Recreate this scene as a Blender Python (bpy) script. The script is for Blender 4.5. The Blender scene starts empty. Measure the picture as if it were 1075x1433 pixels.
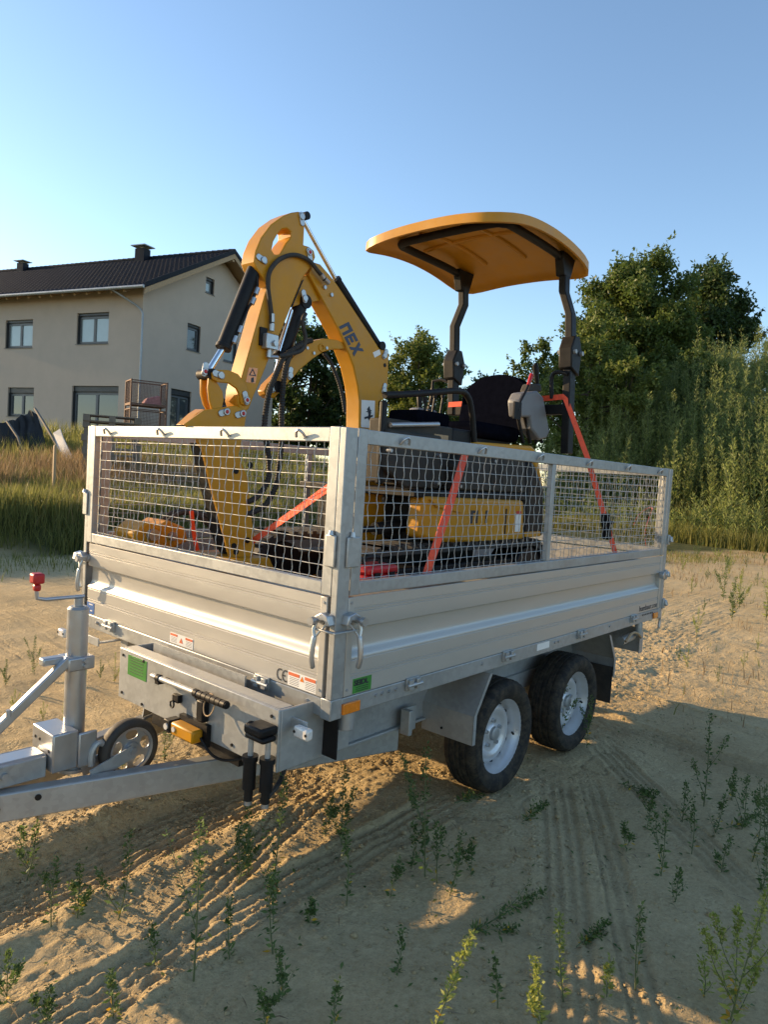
import bpy, bmesh, math, random
import numpy as np
from mathutils import Vector, Matrix
random.seed(7)
RNG = np.random.default_rng(11)
scene = bpy.context.scene
COL = scene.collection
rad = math.radians

# ------------------------------------------------------------------ camera
# world: x runs along the trailer to its rear, y across it to its far side, z up, origin on the
# ground under the trailer's front corner.  Metres.
CAM = np.array([-1.702, -1.651, 1.489])
YAW, PITCH, ROLL, FPX = 0.711, -0.053, 0.061, 993.0
def _basis():
    f = np.array([math.cos(PITCH)*math.cos(YAW), math.cos(PITCH)*math.sin(YAW), math.sin(PITCH)])
    r = np.array([math.sin(YAW), -math.cos(YAW), 0.0]); u = np.cross(r, f)
    return (r*math.cos(ROLL)+u*math.sin(ROLL), -r*math.sin(ROLL)+u*math.cos(ROLL), f)
CR, CU, CF = _basis()
camd = bpy.data.cameras.new('camera'); cam = bpy.data.objects.new('camera', camd); COL.objects.link(cam)
camd.sensor_fit = 'HORIZONTAL'; camd.sensor_width = 36.0; camd.lens = 36.0*FPX/1075.0
camd.clip_start = 0.05; camd.clip_end = 2000
cam.matrix_world = Matrix(((CR[0], CU[0], -CF[0], CAM[0]), (CR[1], CU[1], -CF[1], CAM[1]), (CR[2], CU[2], -CF[2], CAM[2]), (0, 0, 0, 1)))
scene.camera = cam

# ------------------------------------------------------------------ light
SUN_AZ, SUN_EL = 107.0, 13.5
world = bpy.data.worlds.new('World'); scene.world = world; world.use_nodes = True
wn = world.node_tree.nodes; wl = world.node_tree.links; wn.clear()
sky = wn.new('ShaderNodeTexSky'); sky.sky_type = 'NISHITA'; sky.sun_disc = False
sky.sun_elevation = rad(SUN_EL); sky.sun_rotation = rad(90.0-SUN_AZ)
sky.altitude = 400; sky.air_density = 1.0; sky.dust_density = 0.35; sky.ozone_density = 1.8
bg = wn.new('ShaderNodeBackground'); bg.inputs['Strength'].default_value = 0.15
wo = wn.new('ShaderNodeOutputWorld'); wl.new(sky.outputs[0], bg.inputs[0]); wl.new(bg.outputs[0], wo.inputs[0])
sund = bpy.data.lights.new('sun', 'SUN'); sund.energy = 5.0; sund.angle = rad(0.53); sund.color = (1.0, 0.70, 0.38)
sun = bpy.data.objects.new('sun', sund); COL.objects.link(sun)
SUNV = Vector((math.cos(rad(SUN_EL))*math.cos(rad(SUN_AZ)), math.cos(rad(SUN_EL))*math.sin(rad(SUN_AZ)), math.sin(rad(SUN_EL))))
sun.rotation_euler = (-SUNV).to_track_quat('-Z', 'Y').to_euler(); sun.location = SUNV*60
vs = scene.view_settings; vs.view_transform = 'Standard'; vs.look = 'None'; vs.gamma = 1.0; vs.exposure = 1.0
try: vs.use_curve_mapping = False
except Exception: pass

# ------------------------------------------------------------------ pixels to points
def ray(u, v):
    return (u-537.5)/FPX*CR - (v-716.5)/FPX*CU + CF
def at(u, v, axis=2, val=0.0):
    d = ray(u, v); return CAM + d*((val-CAM[axis])/d[axis])
def onY(u, v, y): return at(u, v, 1, y)
def onX(u, v, x): return at(u, v, 0, x)
def c2(X, Y): return 240+X/3.2576, 270+Y/3.2576          # enlarged view of the boom
def c3(X, Y): return 490+X/2.986, 280+Y/2.986            # enlarged view of the canopy
def c8(X, Y): return 520+X/3.583, 480+Y/3.583            # enlarged view of the seat

# ------------------------------------------------------------------ mesh helpers
def V(*a): return np.array(a, float)
def nrm(a):
    a = np.asarray(a, float); return a/max(1e-9, np.linalg.norm(a))
class MB:
    def __init__(s): s.v = []; s.f = []
    def add(s, vs_, fs):
        o = len(s.v); s.v += [tuple(float(c) for c in p) for p in vs_]; s.f += [tuple(i+o for i in f) for f in fs]; return s
    def box(s, x0, x1, y0, y1, z0, z1):
        return s.add([(x0,y0,z0),(x1,y0,z0),(x1,y1,z0),(x0,y1,z0),(x0,y0,z1),(x1,y0,z1),(x1,y1,z1),(x0,y1,z1)],
            [(0,3,2,1),(4,5,6,7),(0,1,5,4),(1,2,6,5),(2,3,7,6),(3,0,4,7)])
    def hexa(s, lo, hi):
        return s.add(list(lo)+list(hi), [(0,3,2,1),(4,5,6,7),(0,1,5,4),(1,2,6,5),(2,3,7,6),(3,0,4,7)])
    def bar(s, p0, p1, w, h, up=(0,0,1)):
        p0 = np.array(p0, float); p1 = np.array(p1, float); d = nrm(p1-p0); sd = np.cross(d, up)
        if np.linalg.norm(sd) < 1e-4: sd = np.cross(d, (0,1,0))
        sd = nrm(sd)*w/2; u = nrm(np.cross(sd, d))*h/2
        return s.hexa([p0-sd-u, p0+sd-u, p0+sd+u, p0-sd+u], [p1-sd-u, p1+sd-u, p1+sd+u, p1-sd+u])
    def tube(s, pts, r, n=8, cap=True):
        pts = [np.array(p, float) for p in pts]; m = len(pts)
        rs = [r]*m if np.isscalar(r) else list(r)
        t = [nrm(pts[min(i+1, m-1)]-pts[max(i-1, 0)]) for i in range(m)]
        ref = np.array((0,0,1.0)) if abs(t[0][2]) < 0.9 else np.array((1.0,0,0))
        a = nrm(np.cross(t[0], ref)); o = len(s.v)
        for i in range(m):
            a = nrm(a-t[i]*np.dot(a, t[i])); b = np.cross(t[i], a)
            for k in range(n):
                q = 2*math.pi*k/n; s.v.append(tuple(pts[i]+(a*math.cos(q)+b*math.sin(q))*rs[i]))
        for i in range(m-1):
            for k in range(n):
                k2 = (k+1) % n; s.f.append((o+i*n+k, o+i*n+k2, o+(i+1)*n+k2, o+(i+1)*n+k))
        if cap:
            s.f.append(tuple(o+k for k in reversed(range(n)))); s.f.append(tuple(o+(m-1)*n+k for k in range(n)))
        return s
    def cyl(s, p0, p1, r0, r1=None, n=16): return s.tube([p0, p1], [r0, r0 if r1 is None else r1], n)
    def lathe(s, prof, org, axis, n=24, close=False):
        axis = nrm(axis); ref = np.array((0,0,1.0)) if abs(axis[2]) < 0.9 else np.array((1.0,0,0))
        a = nrm(np.cross(axis, ref)); b = np.cross(axis, a); o = len(s.v); m = len(prof); org = np.array(org, float)
        for (r, h) in prof:
            for k in range(n):
                q = 2*math.pi*k/n; s.v.append(tuple(org+axis*h+(a*math.cos(q)+b*math.sin(q))*r))
        for i in range(m if close else m-1):
            i2 = (i+1) % m
            for k in range(n):
                k2 = (k+1) % n; s.f.append((o+i*n+k, o+i*n+k2, o+i2*n+k2, o+i2*n+k))
        return s
    def prism(s, poly, off):
        n = len(poly); off = np.array(off, float); P = [np.array(p, float) for p in poly]
        return s.add(P+[p+off for p in P], [tuple(reversed(range(n))), tuple(range(n, 2*n))]+[(i, (i+1) % n, n+(i+1) % n, n+i) for i in range(n)])
    def plate(s, outer, holes, off):
        """flat plate with holes: loops of 3-D points in one plane, pushed along off"""
        bm = bmesh.new(); edges = []
        for loop in [outer]+list(holes):
            vv = [bm.verts.new(tuple(p)) for p in loop]
            edges += [bm.edges.new((vv[i], vv[(i+1) % len(vv)])) for i in range(len(vv))]
        bmesh.ops.triangle_fill(bm, use_beauty=True, use_dissolve=False, edges=edges)
        g = bmesh.ops.extrude_face_region(bm, geom=bm.faces[:])
        bmesh.ops.translate(bm, verts=[e for e in g['geom'] if isinstance(e, bmesh.types.BMVert)], vec=tuple(off))
        bm.verts.index_update()
        s.add([v.co[:] for v in bm.verts], [[v.index for v in f.verts] for f in bm.faces]); bm.free(); return s
ROOTLOC = {}
def rootloc(o):
    while o is not None and o.parent is not None: o = o.parent
    return ROOTLOC.get(o.name, (0,0,0)) if o is not None else (0,0,0)
def finish(me, smooth):
    if smooth is None: return
    me.polygons.foreach_set('use_smooth', [True]*len(me.polygons))
    me.set_sharp_from_angle(angle=rad(smooth))
def obj(name, mb, mat, parent=None, smooth=32, bevel=0.0, kind=None, label=None, recalc=True):
    me = bpy.data.meshes.new(name)
    off = np.array(rootloc(parent)) if parent is not None else np.zeros(3)
    me.from_pydata([tuple(np.array(v)-off) for v in mb.v], [], mb.f)
    if recalc:
        bm = bmesh.new(); bm.from_mesh(me); bmesh.ops.recalc_face_normals(bm, faces=bm.faces); bm.to_mesh(me); bm.free()
    me.materials.append(mat); finish(me, smooth)
    o = bpy.data.objects.new(name, me); COL.objects.link(o)
    if parent is not None: o.parent = parent
    if bevel:
        b = o.modifiers.new('bevel', 'BEVEL'); b.width = bevel; b.segments = 2; b.limit_method = 'ANGLE'; b.angle_limit = rad(40)
    if kind: o['kind'] = kind
    if label: o['label'] = label
    return o
def rebase(o, loc):
    """move a one-mesh thing's origin to loc without moving it"""
    me = o.data; n = len(me.vertices); a = np.empty(n*3); me.vertices.foreach_get('co', a)
    a = a.reshape(-1, 3)-np.array(loc); me.vertices.foreach_set('co', a.ravel()); o.location = tuple(loc); me.update(); return o
def thing(name, label, cat, loc=(0,0,0), group=None):
    o = bpy.data.objects.new(name, None); COL.objects.link(o); o.location = tuple(float(c) for c in loc); o.empty_display_size = 0.2
    ROOTLOC[o.name] = tuple(float(c) for c in loc); tag(o, label, cat, group); return o
def tag(o, label, cat, group=None):
    o['label'] = label; o['category'] = cat
    if group: o['group'] = group
    return o
def np_mesh(name, verts, faces, mat, smooth=False):
    me = bpy.data.meshes.new(name); k = faces.shape[1]; n = len(faces)
    me.vertices.add(len(verts)); me.vertices.foreach_set('co', np.ascontiguousarray(verts, np.float32).ravel())
    me.loops.add(n*k); me.loops.foreach_set('vertex_index', np.ascontiguousarray(faces, np.int32).ravel())
    me.polygons.add(n); me.polygons.foreach_set('loop_start', np.arange(0, n*k, k, dtype=np.int32))
    try: me.polygons.foreach_set('loop_total', np.full(n, k, np.int32))
    except Exception: pass
    if smooth: me.polygons.foreach_set('use_smooth', np.ones(n, bool))
    me.update(calc_edges=True); me.validate()
    for m in (mat if isinstance(mat, (list, tuple)) else [mat]): me.materials.append(m)
    return me
def link(name, me, parent=None):
    o = bpy.data.objects.new(name, me); COL.objects.link(o)
    if parent is not None: o.parent = parent
    return o
def smooth_path(pts, n=6):
    pts = [np.array(p, float) for p in pts]; out = []
    for i in range(len(pts)-1):
        p0 = pts[max(i-1, 0)]; p1 = pts[i]; p2 = pts[i+1]; p3 = pts[min(i+2, len(pts)-1)]
        for k in range(n):
            t = k/n; out.append(0.5*((2*p1)+(p2-p0)*t+(2*p0-5*p1+4*p2-p3)*t*t+(3*p1-p0-3*p2+p3)*t**3))
    out.append(pts[-1]); return out
def resample(pts, step):
    pts = [np.array(p, float) for p in pts]; L = [0]
    for a, b in zip(pts, pts[1:]): L.append(L[-1]+np.linalg.norm(b-a))
    m = max(2, int(L[-1]/step)+1); P = np.array(pts)
    return [np.array([np.interp(q, L, P[:, c]) for c in range(3)]) for q in np.linspace(0, L[-1], m)]

# ------------------------------------------------------------------ noise in numpy
def _hash(ix, iy, seed):
    h = (ix.astype(np.int64)*374761393 + iy.astype(np.int64)*668265263 + seed*1442695041) & 0x7fffffff
    h = ((h ^ (h >> 13))*1274126177) & 0x7fffffff
    return ((h ^ (h >> 16)) & 0xffff)/65535.0
def vnoise(x, y, seed=0):
    ix = np.floor(x); iy = np.floor(y); fx = x-ix; fy = y-iy
    fx = fx*fx*fx*(fx*(fx*6-15)+10); fy = fy*fy*fy*(fy*(fy*6-15)+10)
    a = _hash(ix, iy, seed); b = _hash(ix+1, iy, seed); c = _hash(ix, iy+1, seed); d = _hash(ix+1, iy+1, seed)
    return (a*(1-fx)+b*fx)*(1-fy)+(c*(1-fx)+d*fx)*fy
def fbm(x, y, o=4, seed=0):
    r = 0; a = 0.5; t = 0
    for i in range(o):
        r = r+a*vnoise(x, y, seed+i*17); t += a; a *= 0.5; x = x*2.03+3.1; y = y*2.03+1.7
    return r/t
def sstep(a, b, x):
    t = np.clip((x-a)/(b-a), 0, 1); return t*t*(3-2*t)

# ------------------------------------------------------------------ materials
def mat(name, col, rough=0.5, metal=0.0, var=0.12, scale=8.0, bump=0.0, bscale=60.0, col2=None, spec=0.5, coat=0.0, rvar=0.08, stretch=None, detail=4.0, dust=0.0, dscale=5.0):
    m = bpy.data.materials.new(name); m.use_nodes = True; nt = m.node_tree; N = nt.nodes; L = nt.links
    b = N['Principled BSDF']; tc = N.new('ShaderNodeTexCoord'); src = tc.outputs['Object']
    if stretch:
        mp = N.new('ShaderNodeMapping'); mp.inputs['Scale'].default_value = stretch; L.new(src, mp.inputs[0]); src = mp.outputs[0]
    n1 = N.new('ShaderNodeTexNoise'); n1.inputs['Scale'].default_value = scale; n1.inputs['Detail'].default_value = detail; n1.inputs['Roughness'].default_value = 0.6
    L.new(src, n1.inputs['Vector'])
    c = np.array(col, float); lo = np.clip(c*(1-var), 0, 1); hi = np.clip(c*(1+var), 0, 1) if col2 is None else np.array(col2)
    rp = N.new('ShaderNodeValToRGB'); rp.color_ramp.elements[0].position = 0.32; rp.color_ramp.elements[1].position = 0.68
    rp.color_ramp.elements[0].color = (*lo, 1); rp.color_ramp.elements[1].color = (*hi, 1)
    L.new(n1.outputs['Fac'], rp.inputs[0]); L.new(rp.outputs[0], b.inputs['Base Color'])
    if dust:      # dried-on sand in cloudy patches
        nd = N.new('ShaderNodeTexNoise'); nd.inputs['Scale'].default_value = dscale; nd.inputs['Detail'].default_value = 9.0; nd.inputs['Roughness'].default_value = 0.72; L.new(tc.outputs['Object'], nd.inputs['Vector'])
        dm = N.new('ShaderNodeMapRange'); dm.inputs[1].default_value = 0.42; dm.inputs[2].default_value = 0.74; dm.inputs[4].default_value = dust; L.new(nd.outputs['Fac'], dm.inputs[0])
        dx = N.new('ShaderNodeMix'); dx.data_type = 'RGBA'; dx.inputs[7].default_value = (0.36, 0.27, 0.16, 1); L.new(dm.outputs[0], dx.inputs[0]); L.new(rp.outputs[0], dx.inputs[6]); L.new(dx.outputs[2], b.inputs['Base Color'])
    mr = N.new('ShaderNodeMapRange'); mr.inputs[1].default_value = 0.3; mr.inputs[2].default_value = 0.7
    mr.inputs[3].default_value = max(0.02, rough-rvar); mr.inputs[4].default_value = min(1, rough+rvar)
    L.new(n1.outputs['Fac'], mr.inputs[0]); L.new(mr.outputs[0], b.inputs['Roughness'])
    b.inputs['Metallic'].default_value = metal; b.inputs['Specular IOR Level'].default_value = spec
    if coat: b.inputs['Coat Weight'].default_value = coat; b.inputs['Coat Roughness'].default_value = 0.12
    if bump:
        n2 = N.new('ShaderNodeTexNoise'); n2.inputs['Scale'].default_value = bscale; n2.inputs['Detail'].default_value = 5.0
        L.new(src, n2.inputs['Vector']); bp = N.new('ShaderNodeBump'); bp.inputs['Strength'].default_value = bump; bp.inputs['Distance'].default_value = 0.01
        L.new(n2.outputs['Fac'], bp.inputs['Height']); L.new(bp.outputs[0], b.inputs['Normal'])
    return m
def galvanised(name, col=(0.37, 0.38, 0.375), rough=0.44, metal=0.5, scale=52):
    m = bpy.data.materials.new(name); m.use_nodes = True; nt = m.node_tree; N = nt.nodes; L = nt.links; b = N['Principled BSDF']
    tc = N.new('ShaderNodeTexCoord')
    vo = N.new('ShaderNodeTexVoronoi'); vo.inputs['Scale'].default_value = scale; L.new(tc.outputs['Object'], vo.inputs['Vector'])
    no = N.new('ShaderNodeTexNoise'); no.inputs['Scale'].default_value = 3.5; no.inputs['Detail'].default_value = 6; L.new(tc.outputs['Object'], no.inputs['Vector'])
    mx = N.new('ShaderNodeMix'); mx.data_type = 'FLOAT'; mx.inputs[0].default_value = 0.26
    L.new(no.outputs['Fac'], mx.inputs[2]); L.new(vo.outputs['Color'], mx.inputs[3])
    rp = N.new('ShaderNodeValToRGB'); c = np.array(col)
    rp.color_ramp.elements[0].position = 0.2; rp.color_ramp.elements[1].position = 0.8
    rp.color_ramp.elements[0].color = (*(c*0.74), 1); rp.color_ramp.elements[1].color = (*np.clip(c*1.18, 0, 1), 1)
    L.new(mx.outputs[0], rp.inputs[0]); L.new(rp.outputs[0], b.inputs['Base Color'])
    mr = N.new('ShaderNodeMapRange'); mr.inputs[3].default_value = rough-0.1; mr.inputs[4].default_value = rough+0.14
    L.new(mx.outputs[0], mr.inputs[0]); L.new(mr.outputs[0], b.inputs['Roughness']); b.inputs['Metallic'].default_value = metal
    return m
def leafmat(name, lo, hi, trans=0.35, rough=0.5):
    m = bpy.data.materials.new(name); m.use_nodes = True; nt = m.node_tree; N = nt.nodes; L = nt.links; b = N['Principled BSDF']
    g = N.new('ShaderNodeNewGeometry'); rp = N.new('ShaderNodeValToRGB')
    rp.color_ramp.elements[0].color = (*lo, 1); rp.color_ramp.elements[1].color = (*hi, 1)
    L.new(g.outputs['Random Per Island'], rp.inputs[0]); L.new(rp.outputs[0], b.inputs['Base Color'])
    b.inputs['Roughness'].default_value = rough; b.inputs['Specular IOR Level'].default_value = 0.3
    t = N.new('ShaderNodeBsdfTranslucent'); L.new(rp.outputs[0], t.inputs['Color'])
    mx = N.new('ShaderNodeMixShader'); mx.inputs[0].default_value = trans
    L.new(b.outputs[0], mx.inputs[1]); L.new(t.outputs[0], mx.inputs[2]); L.new(mx.outputs[0], N['Material Output'].inputs['Surface'])
    return m
def glassmat(name, col):
    m = mat(name, col, 0.06, 0.0, 0.05, 2, spec=0.9); m.node_tree.nodes['Principled BSDF'].inputs['Roughness'].default_value = 0.05
    for l in list(m.node_tree.links):
        if l.to_socket.name == 'Roughness': m.node_tree.links.remove(l)
    m.node_tree.nodes['Principled BSDF'].inputs['Roughness'].default_value = 0.04
    return m
M = {}
M['galv'] = galvanised('galvanised_steel')
M['straw'] = leafmat('dry_straw', (0.16, 0.11, 0.06), (0.42, 0.33, 0.19), 0.2)
M['galv_dark'] = galvanised('weathered_galvanised_steel', (0.36, 0.37, 0.37), 0.5, 0.5)
M['wire'] = galvanised('galvanised_wire', (0.40, 0.405, 0.40), 0.42, 0.5, 90)
M['zinc'] = mat('bright_zinc', (0.42, 0.43, 0.44), 0.36, 0.75, 0.05, 20)
M['alu'] = mat('anodised_aluminium', (0.46, 0.445, 0.41), 0.40, 0.42, 0.02, 3, stretch=(2, 2, 9), rvar=0.03, bump=0.02, bscale=200)
M['steelbar'] = mat('polished_steel', (0.7, 0.7, 0.7), 0.16, 1.0, 0.04, 30)
M['yellow'] = mat('machine_yellow_paint', (0.50, 0.222, 0.003), 0.42, 0.0, 0.07, 5, bump=0.02, bscale=260, spec=0.32, dust=0.20, dscale=9)
M['black'] = mat('black_paint', (0.009, 0.009, 0.010), 0.52, 0.0, 0.3, 20, spec=0.2, dust=0.03, dscale=9)
M['rubber'] = mat('black_rubber', (0.017, 0.017, 0.018), 0.72, 0.0, 0.35, 30, bump=0.08, bscale=120, col2=(0.026, 0.024, 0.022), dust=0.13, dscale=6)
M['tyre'] = mat('dusty_tyre_rubber', (0.015, 0.015, 0.015), 0.75, 0.0, 0.3, 30, bump=0.12, bscale=140, col2=(0.026, 0.024, 0.022), dust=0.20, dscale=26, spec=0.25)
M['vinyl'] = mat('black_vinyl', (0.004, 0.0045, 0.008), 0.7, 0.0, 0.2, 30, spec=0.0, bump=0.06, bscale=350)
M['grey'] = mat('dark_grey_plate', (0.034, 0.032, 0.029), 0.62, 0.0, 0.12, 10, dust=0.08, dscale=6, spec=0.15)
M['greylight'] = mat('mid_grey_plastic', (0.17, 0.17, 0.175), 0.5, 0.0, 0.08, 10)
M['orange'] = mat('orange_webbing', (0.80, 0.085, 0.030), 0.75, 0.0, 0.14, 40, bump=0.15, bscale=500)
M['red'] = mat('red_plastic', (0.42, 0.012, 0.014), 0.4, 0.0, 0.1, 12)
M['amber'] = mat('amber_reflector', (0.70, 0.20, 0.01), 0.2, 0.0, 0.1, 60, coat=0.5)
M['clear'] = mat('white_lens', (0.62, 0.60, 0.56), 0.2, 0.0, 0.1, 60, coat=0.5)
M['green'] = mat('green_sticker', (0.045, 0.22, 0.035), 0.4, 0.0, 0.08, 14)
M['white'] = mat('white_sticker', (0.74, 0.72, 0.68), 0.45, 0.0, 0.04, 10)
M['blue'] = mat('blue_sticker', (0.03, 0.12, 0.36), 0.4, 0.0, 0.06, 10)
M['ink'] = mat('dark_print', (0.02, 0.022, 0.03), 0.5, 0.0, 0.1, 10)
M['navy'] = mat('navy_print', (0.025, 0.035, 0.07), 0.45, 0.0, 0.1, 10)
M['redprint'] = mat('orange_print', (0.62, 0.13, 0.04), 0.5, 0.0, 0.08, 10)
M['wood'] = mat('pale_wood', (0.36, 0.24, 0.13), 0.7, 0.0, 0.16, 3, stretch=(14, 14, 2), bump=0.1)
M['woodgrey'] = mat('weathered_wood', (0.16, 0.13, 0.10), 0.8, 0.0, 0.3, 4, bump=0.15)
M['floor'] = mat('loading_floor', (0.44, 0.42, 0.38), 0.5, 0.3, 0.1, 5)
M['rim'] = mat('silver_wheel_paint', (0.58, 0.59, 0.61), 0.34, 0.4, 0.05, 10, dust=0.25, dscale=9)
M['render'] = mat('beige_render', (0.47, 0.382, 0.305), 0.92, 0.0, 0.05, 0.9, bump=0.25, bscale=40)
M['plinth'] = mat('grey_plinth', (0.20, 0.195, 0.185), 0.9, 0.0, 0.1, 4, bump=0.2)
M['tile'] = mat('anthracite_roof_tile', (0.0065, 0.0085, 0.0135), 0.6, 0.0, 0.25, 6, spec=0.2)
M['frame'] = mat('anthracite_window_frame', (0.028, 0.029, 0.031), 0.45, 0.0, 0.1, 6)
M['frameg'] = mat('grey_window_sash', (0.10, 0.105, 0.11), 0.45, 0.0, 0.1, 6)
M['glass'] = glassmat('window_glass', (0.05, 0.06, 0.065))
M['curtain'] = glassmat('pale_blind_glass', (0.36, 0.42, 0.42))
M['tarp'] = mat('black_tarpaulin', (0.022, 0.022, 0.023), 0.62, 0.0, 0.25, 6, bump=0.6, bscale=7, spec=0.3)
M['rust'] = mat('rusty_steel', (0.15, 0.085, 0.06), 0.8, 0.2, 0.3, 14)
M['pinksack'] = mat('pink_insulation', (0.45, 0.20, 0.20), 0.8, 0.0, 0.12, 6)
M['foil'] = mat('grey_white_sheet', (0.36, 0.36, 0.35), 0.6, 0.0, 0.12, 8, bump=0.3, bscale=14)
M['bark'] = mat('bark', (0.07, 0.05, 0.035), 0.9, 0.0, 0.35, 8, bump=0.4, bscale=20)
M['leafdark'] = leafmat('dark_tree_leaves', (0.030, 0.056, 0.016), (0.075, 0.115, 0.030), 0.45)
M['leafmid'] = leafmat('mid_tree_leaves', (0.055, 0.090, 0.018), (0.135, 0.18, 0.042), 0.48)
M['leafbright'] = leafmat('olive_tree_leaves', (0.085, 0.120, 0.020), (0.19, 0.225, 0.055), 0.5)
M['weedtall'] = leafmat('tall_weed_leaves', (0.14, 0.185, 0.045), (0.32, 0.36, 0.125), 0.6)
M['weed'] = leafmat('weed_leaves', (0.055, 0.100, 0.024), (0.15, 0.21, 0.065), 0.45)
M['weedlit'] = leafmat('sunlit_tint_weed_leaves', (0.18, 0.23, 0.035), (0.40, 0.42, 0.12), 0.5)  # brighter copy of the weed leaves, sunlight put into the colour
M['weedyel'] = leafmat('yellowed_leaves', (0.45, 0.22, 0.02), (0.60, 0.42, 0.04))
M['stem'] = mat('weed_stem', (0.09, 0.11, 0.04), 0.6, 0.0, 0.2, 30)
M['grass'] = leafmat('meadow_grass', (0.115, 0.130, 0.028), (0.28, 0.27, 0.085), 0.58)
M['drygrass'] = leafmat('dry_grass', (0.20, 0.13, 0.065), (0.36, 0.26, 0.14), 0.5)

# ================================================================== GROUND
NX, NY = 0.316, 0.949            # normal of the meadow's edge
def seg_dist(x, y, a, b):
    ax, ay = a; bx, by = b; L = math.hypot(bx-ax, by-ay); ux, uy = (bx-ax)/L, (by-ay)/L
    along = (x-ax)*ux+(y-ay)*uy; across = -(x-ax)*uy+(y-ay)*ux
    return along, across, L
def track(x, y, a, b, w, depth, rib, seed, chev=0.0, pitch=0.045):
    al, ac, L = seg_dist(x, y, a, b)
    ac = ac+0.03*(vnoise(al*1.3, al*0+seed, seed)-0.5)
    m = sstep(w, w*0.82, np.abs(ac))*sstep(-0.05, 0.15, al)*sstep(L+0.1, L-0.25, al)
    patch = sstep(0.25, 0.6, fbm(x*2.2, y*2.2, 3, seed+5))
    r = np.sin(ac/pitch*2*math.pi)
    lug = 1+0.28*np.sin((al+np.abs(ac)*chev)/0.034*2*math.pi)
    edge = np.exp(-((np.abs(ac)-w*1.06)/(w*0.16))**2)*sstep(-0.05, 0.15, al)*sstep(L+0.1, L-0.25, al)
    return m*(-depth+rib*np.maximum(r, -0.4)*(0.6+0.4*patch)*lug*0.8)+edge*depth*0.7*(0.4+1.1*vnoise(al*14, ac*9, seed+2))
def relief(x, y):
    """sand relief near the trailer"""
    near = sstep(14, 5, np.hypot(x-0.8, y))
    h = 0.016*(fbm(x*0.9, y*0.9, 3, 1)-0.5)+0.014*(fbm(x*4.2, y*4.2, 4, 2)-0.5)
    lump = np.maximum(fbm(x*17, y*17, 3, 3)-0.52, 0)*0.022+(np.abs(fbm(x*30, y*30, 2, 4)-0.5))*0.022+np.maximum(fbm(x*44, y*44, 1, 6)-0.62, 0)*0.035
    calm = sstep(-0.05, -0.45, y-0.12*x)          # the shaded side was driven flat
    rough_zone = sstep(2.6, 3.4, x)*sstep(9, 5.5, x)
    h = h+lump*(1-0.75*calm)*(0.50+0.30*rough_zone)
    h = h+0.045*rough_zone*np.maximum(fbm(x*1.6, y*2.2, 4, 9)-0.5, 0)
    # deep rut under the drawbar
    c = 0.80+0.05*(x-0.2)+0.05*(vnoise(x*1.1, x*0, 21)-0.5)
    d = y-c; e = sstep(-3.2, -2.6, x)*sstep(0.9, 0.2, x)
    h = h+e*(-0.040*sstep(0.20, 0.12, np.abs(d))+0.030*np.exp(-((d-0.25)/0.055)**2)*(0.4+1.2*vnoise(x*9, y*7, 22))+0.018*np.exp(-((d+0.24)/0.05)**2)*(0.3+1.4*vnoise(x*10, y*8, 23)))
    h = h+e*0.006*np.sin(d/0.04*2*math.pi)*sstep(0.13, 0.10, np.abs(d))
    h = h+track(x, y, (-2.2, 0.13), (1.0, 0.15), 0.105, 0.010, 0.012, 31, 1.0)
    h = h+track(x, y, (-0.9, 0.02), (0.75, 0.70), 0.085, 0.006, 0.009, 32, -1.0)
    h = h+track(x, y, (1.6, -0.06), (-0.3, -1.10), 0.10, 0.006, 0.0075, 33, 1.0)
    h = h+track(x, y, (1.75, -0.16), (0.0, -1.22), 0.06, 0.005, 0.007, 34, 0.5)
    h = h+track(x, y, (2.75, 0.4), (2.45, -1.6), 0.12, 0.010, 0.009, 35, 1.0)
    h = h+track(x, y, (2.25, 0.0), (1.2, -1.1), 0.09, 0.006, 0.008, 36, 1.0)
    h = h+track(x, y, (3.4, 0.3), (3.0, -2.2), 0.10, 0.008, 0.008, 37, -1.0)
    h = h+track(x, y, (-0.1, 3.9), (9.0, 5.0), 0.11, 0.018, 0.010, 38, 1.0)+track(x, y, (-0.6, 5.3), (9.0, 6.6), 0.11, 0.02, 0.010, 39, 1.0)
    # cracked crust
    # ground pressed down under the tyres
    for wx in (1.25, 2.02):
        for wy in (0.13, 1.65):
            q = np.exp(-(((x-wx)/0.16)**2+((y-wy)/0.13)**2)); h = h*(1-q)-0.010*q
    # footprints and scuffs where people walked
    h = h-0.012*np.maximum(fbm(x*3.1+7, y*3.1, 2, 81)-0.60, 0)*6*(1-0.5*calm)
    h = h+0.006*(fbm(x*11, y*11, 3, 82)-0.5)
    # shrinkage cracks and drag lines in the dry crust
    e2 = np.abs(fbm(x*2.3, y*2.3, 3, 83)-0.5); h = h-0.010*sstep(0.010, 0.0, e2)*sstep(0.5, 0.62, fbm(x*0.8, y*0.8, 2, 84))
    return h*near
def th(x, y):
    x = np.asarray(x, float); y = np.asarray(y, float)
    s = NX*x+NY*y-9.4+0.5*(fbm(x*0.35, y*0.35, 3, 50)-0.5); t = NY*x-NX*y
    m = sstep(8.5, 14.5, t)
    far = sstep(60, 200, np.hypot(x, y))
    bank = 0.55*sstep(0, 0.8, s)*(1-m)
    z = bank+1.6*sstep(0.8, 17, s)*(1-m)
    q = x-19.6-0.10*y+0.8*(fbm(x*0.3, y*0.3, 2, 53)-0.5)      # earth heap on the right, its face turned to the trailer
    z = z+(1.3*sstep(0.2, 4.5, q)+3.9*sstep(1.5, 10.5, q))*sstep(17, 9, y)*(0.88+0.24*fbm(x*0.15, y*0.15, 2, 51))
    z = z+0.08*(fbm(x*0.25, y*0.25, 3, 52)-0.5)*sstep(3, 9, np.hypot(x-1, y))
    return z*(1-0.5*far)+relief(x, y)
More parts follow.
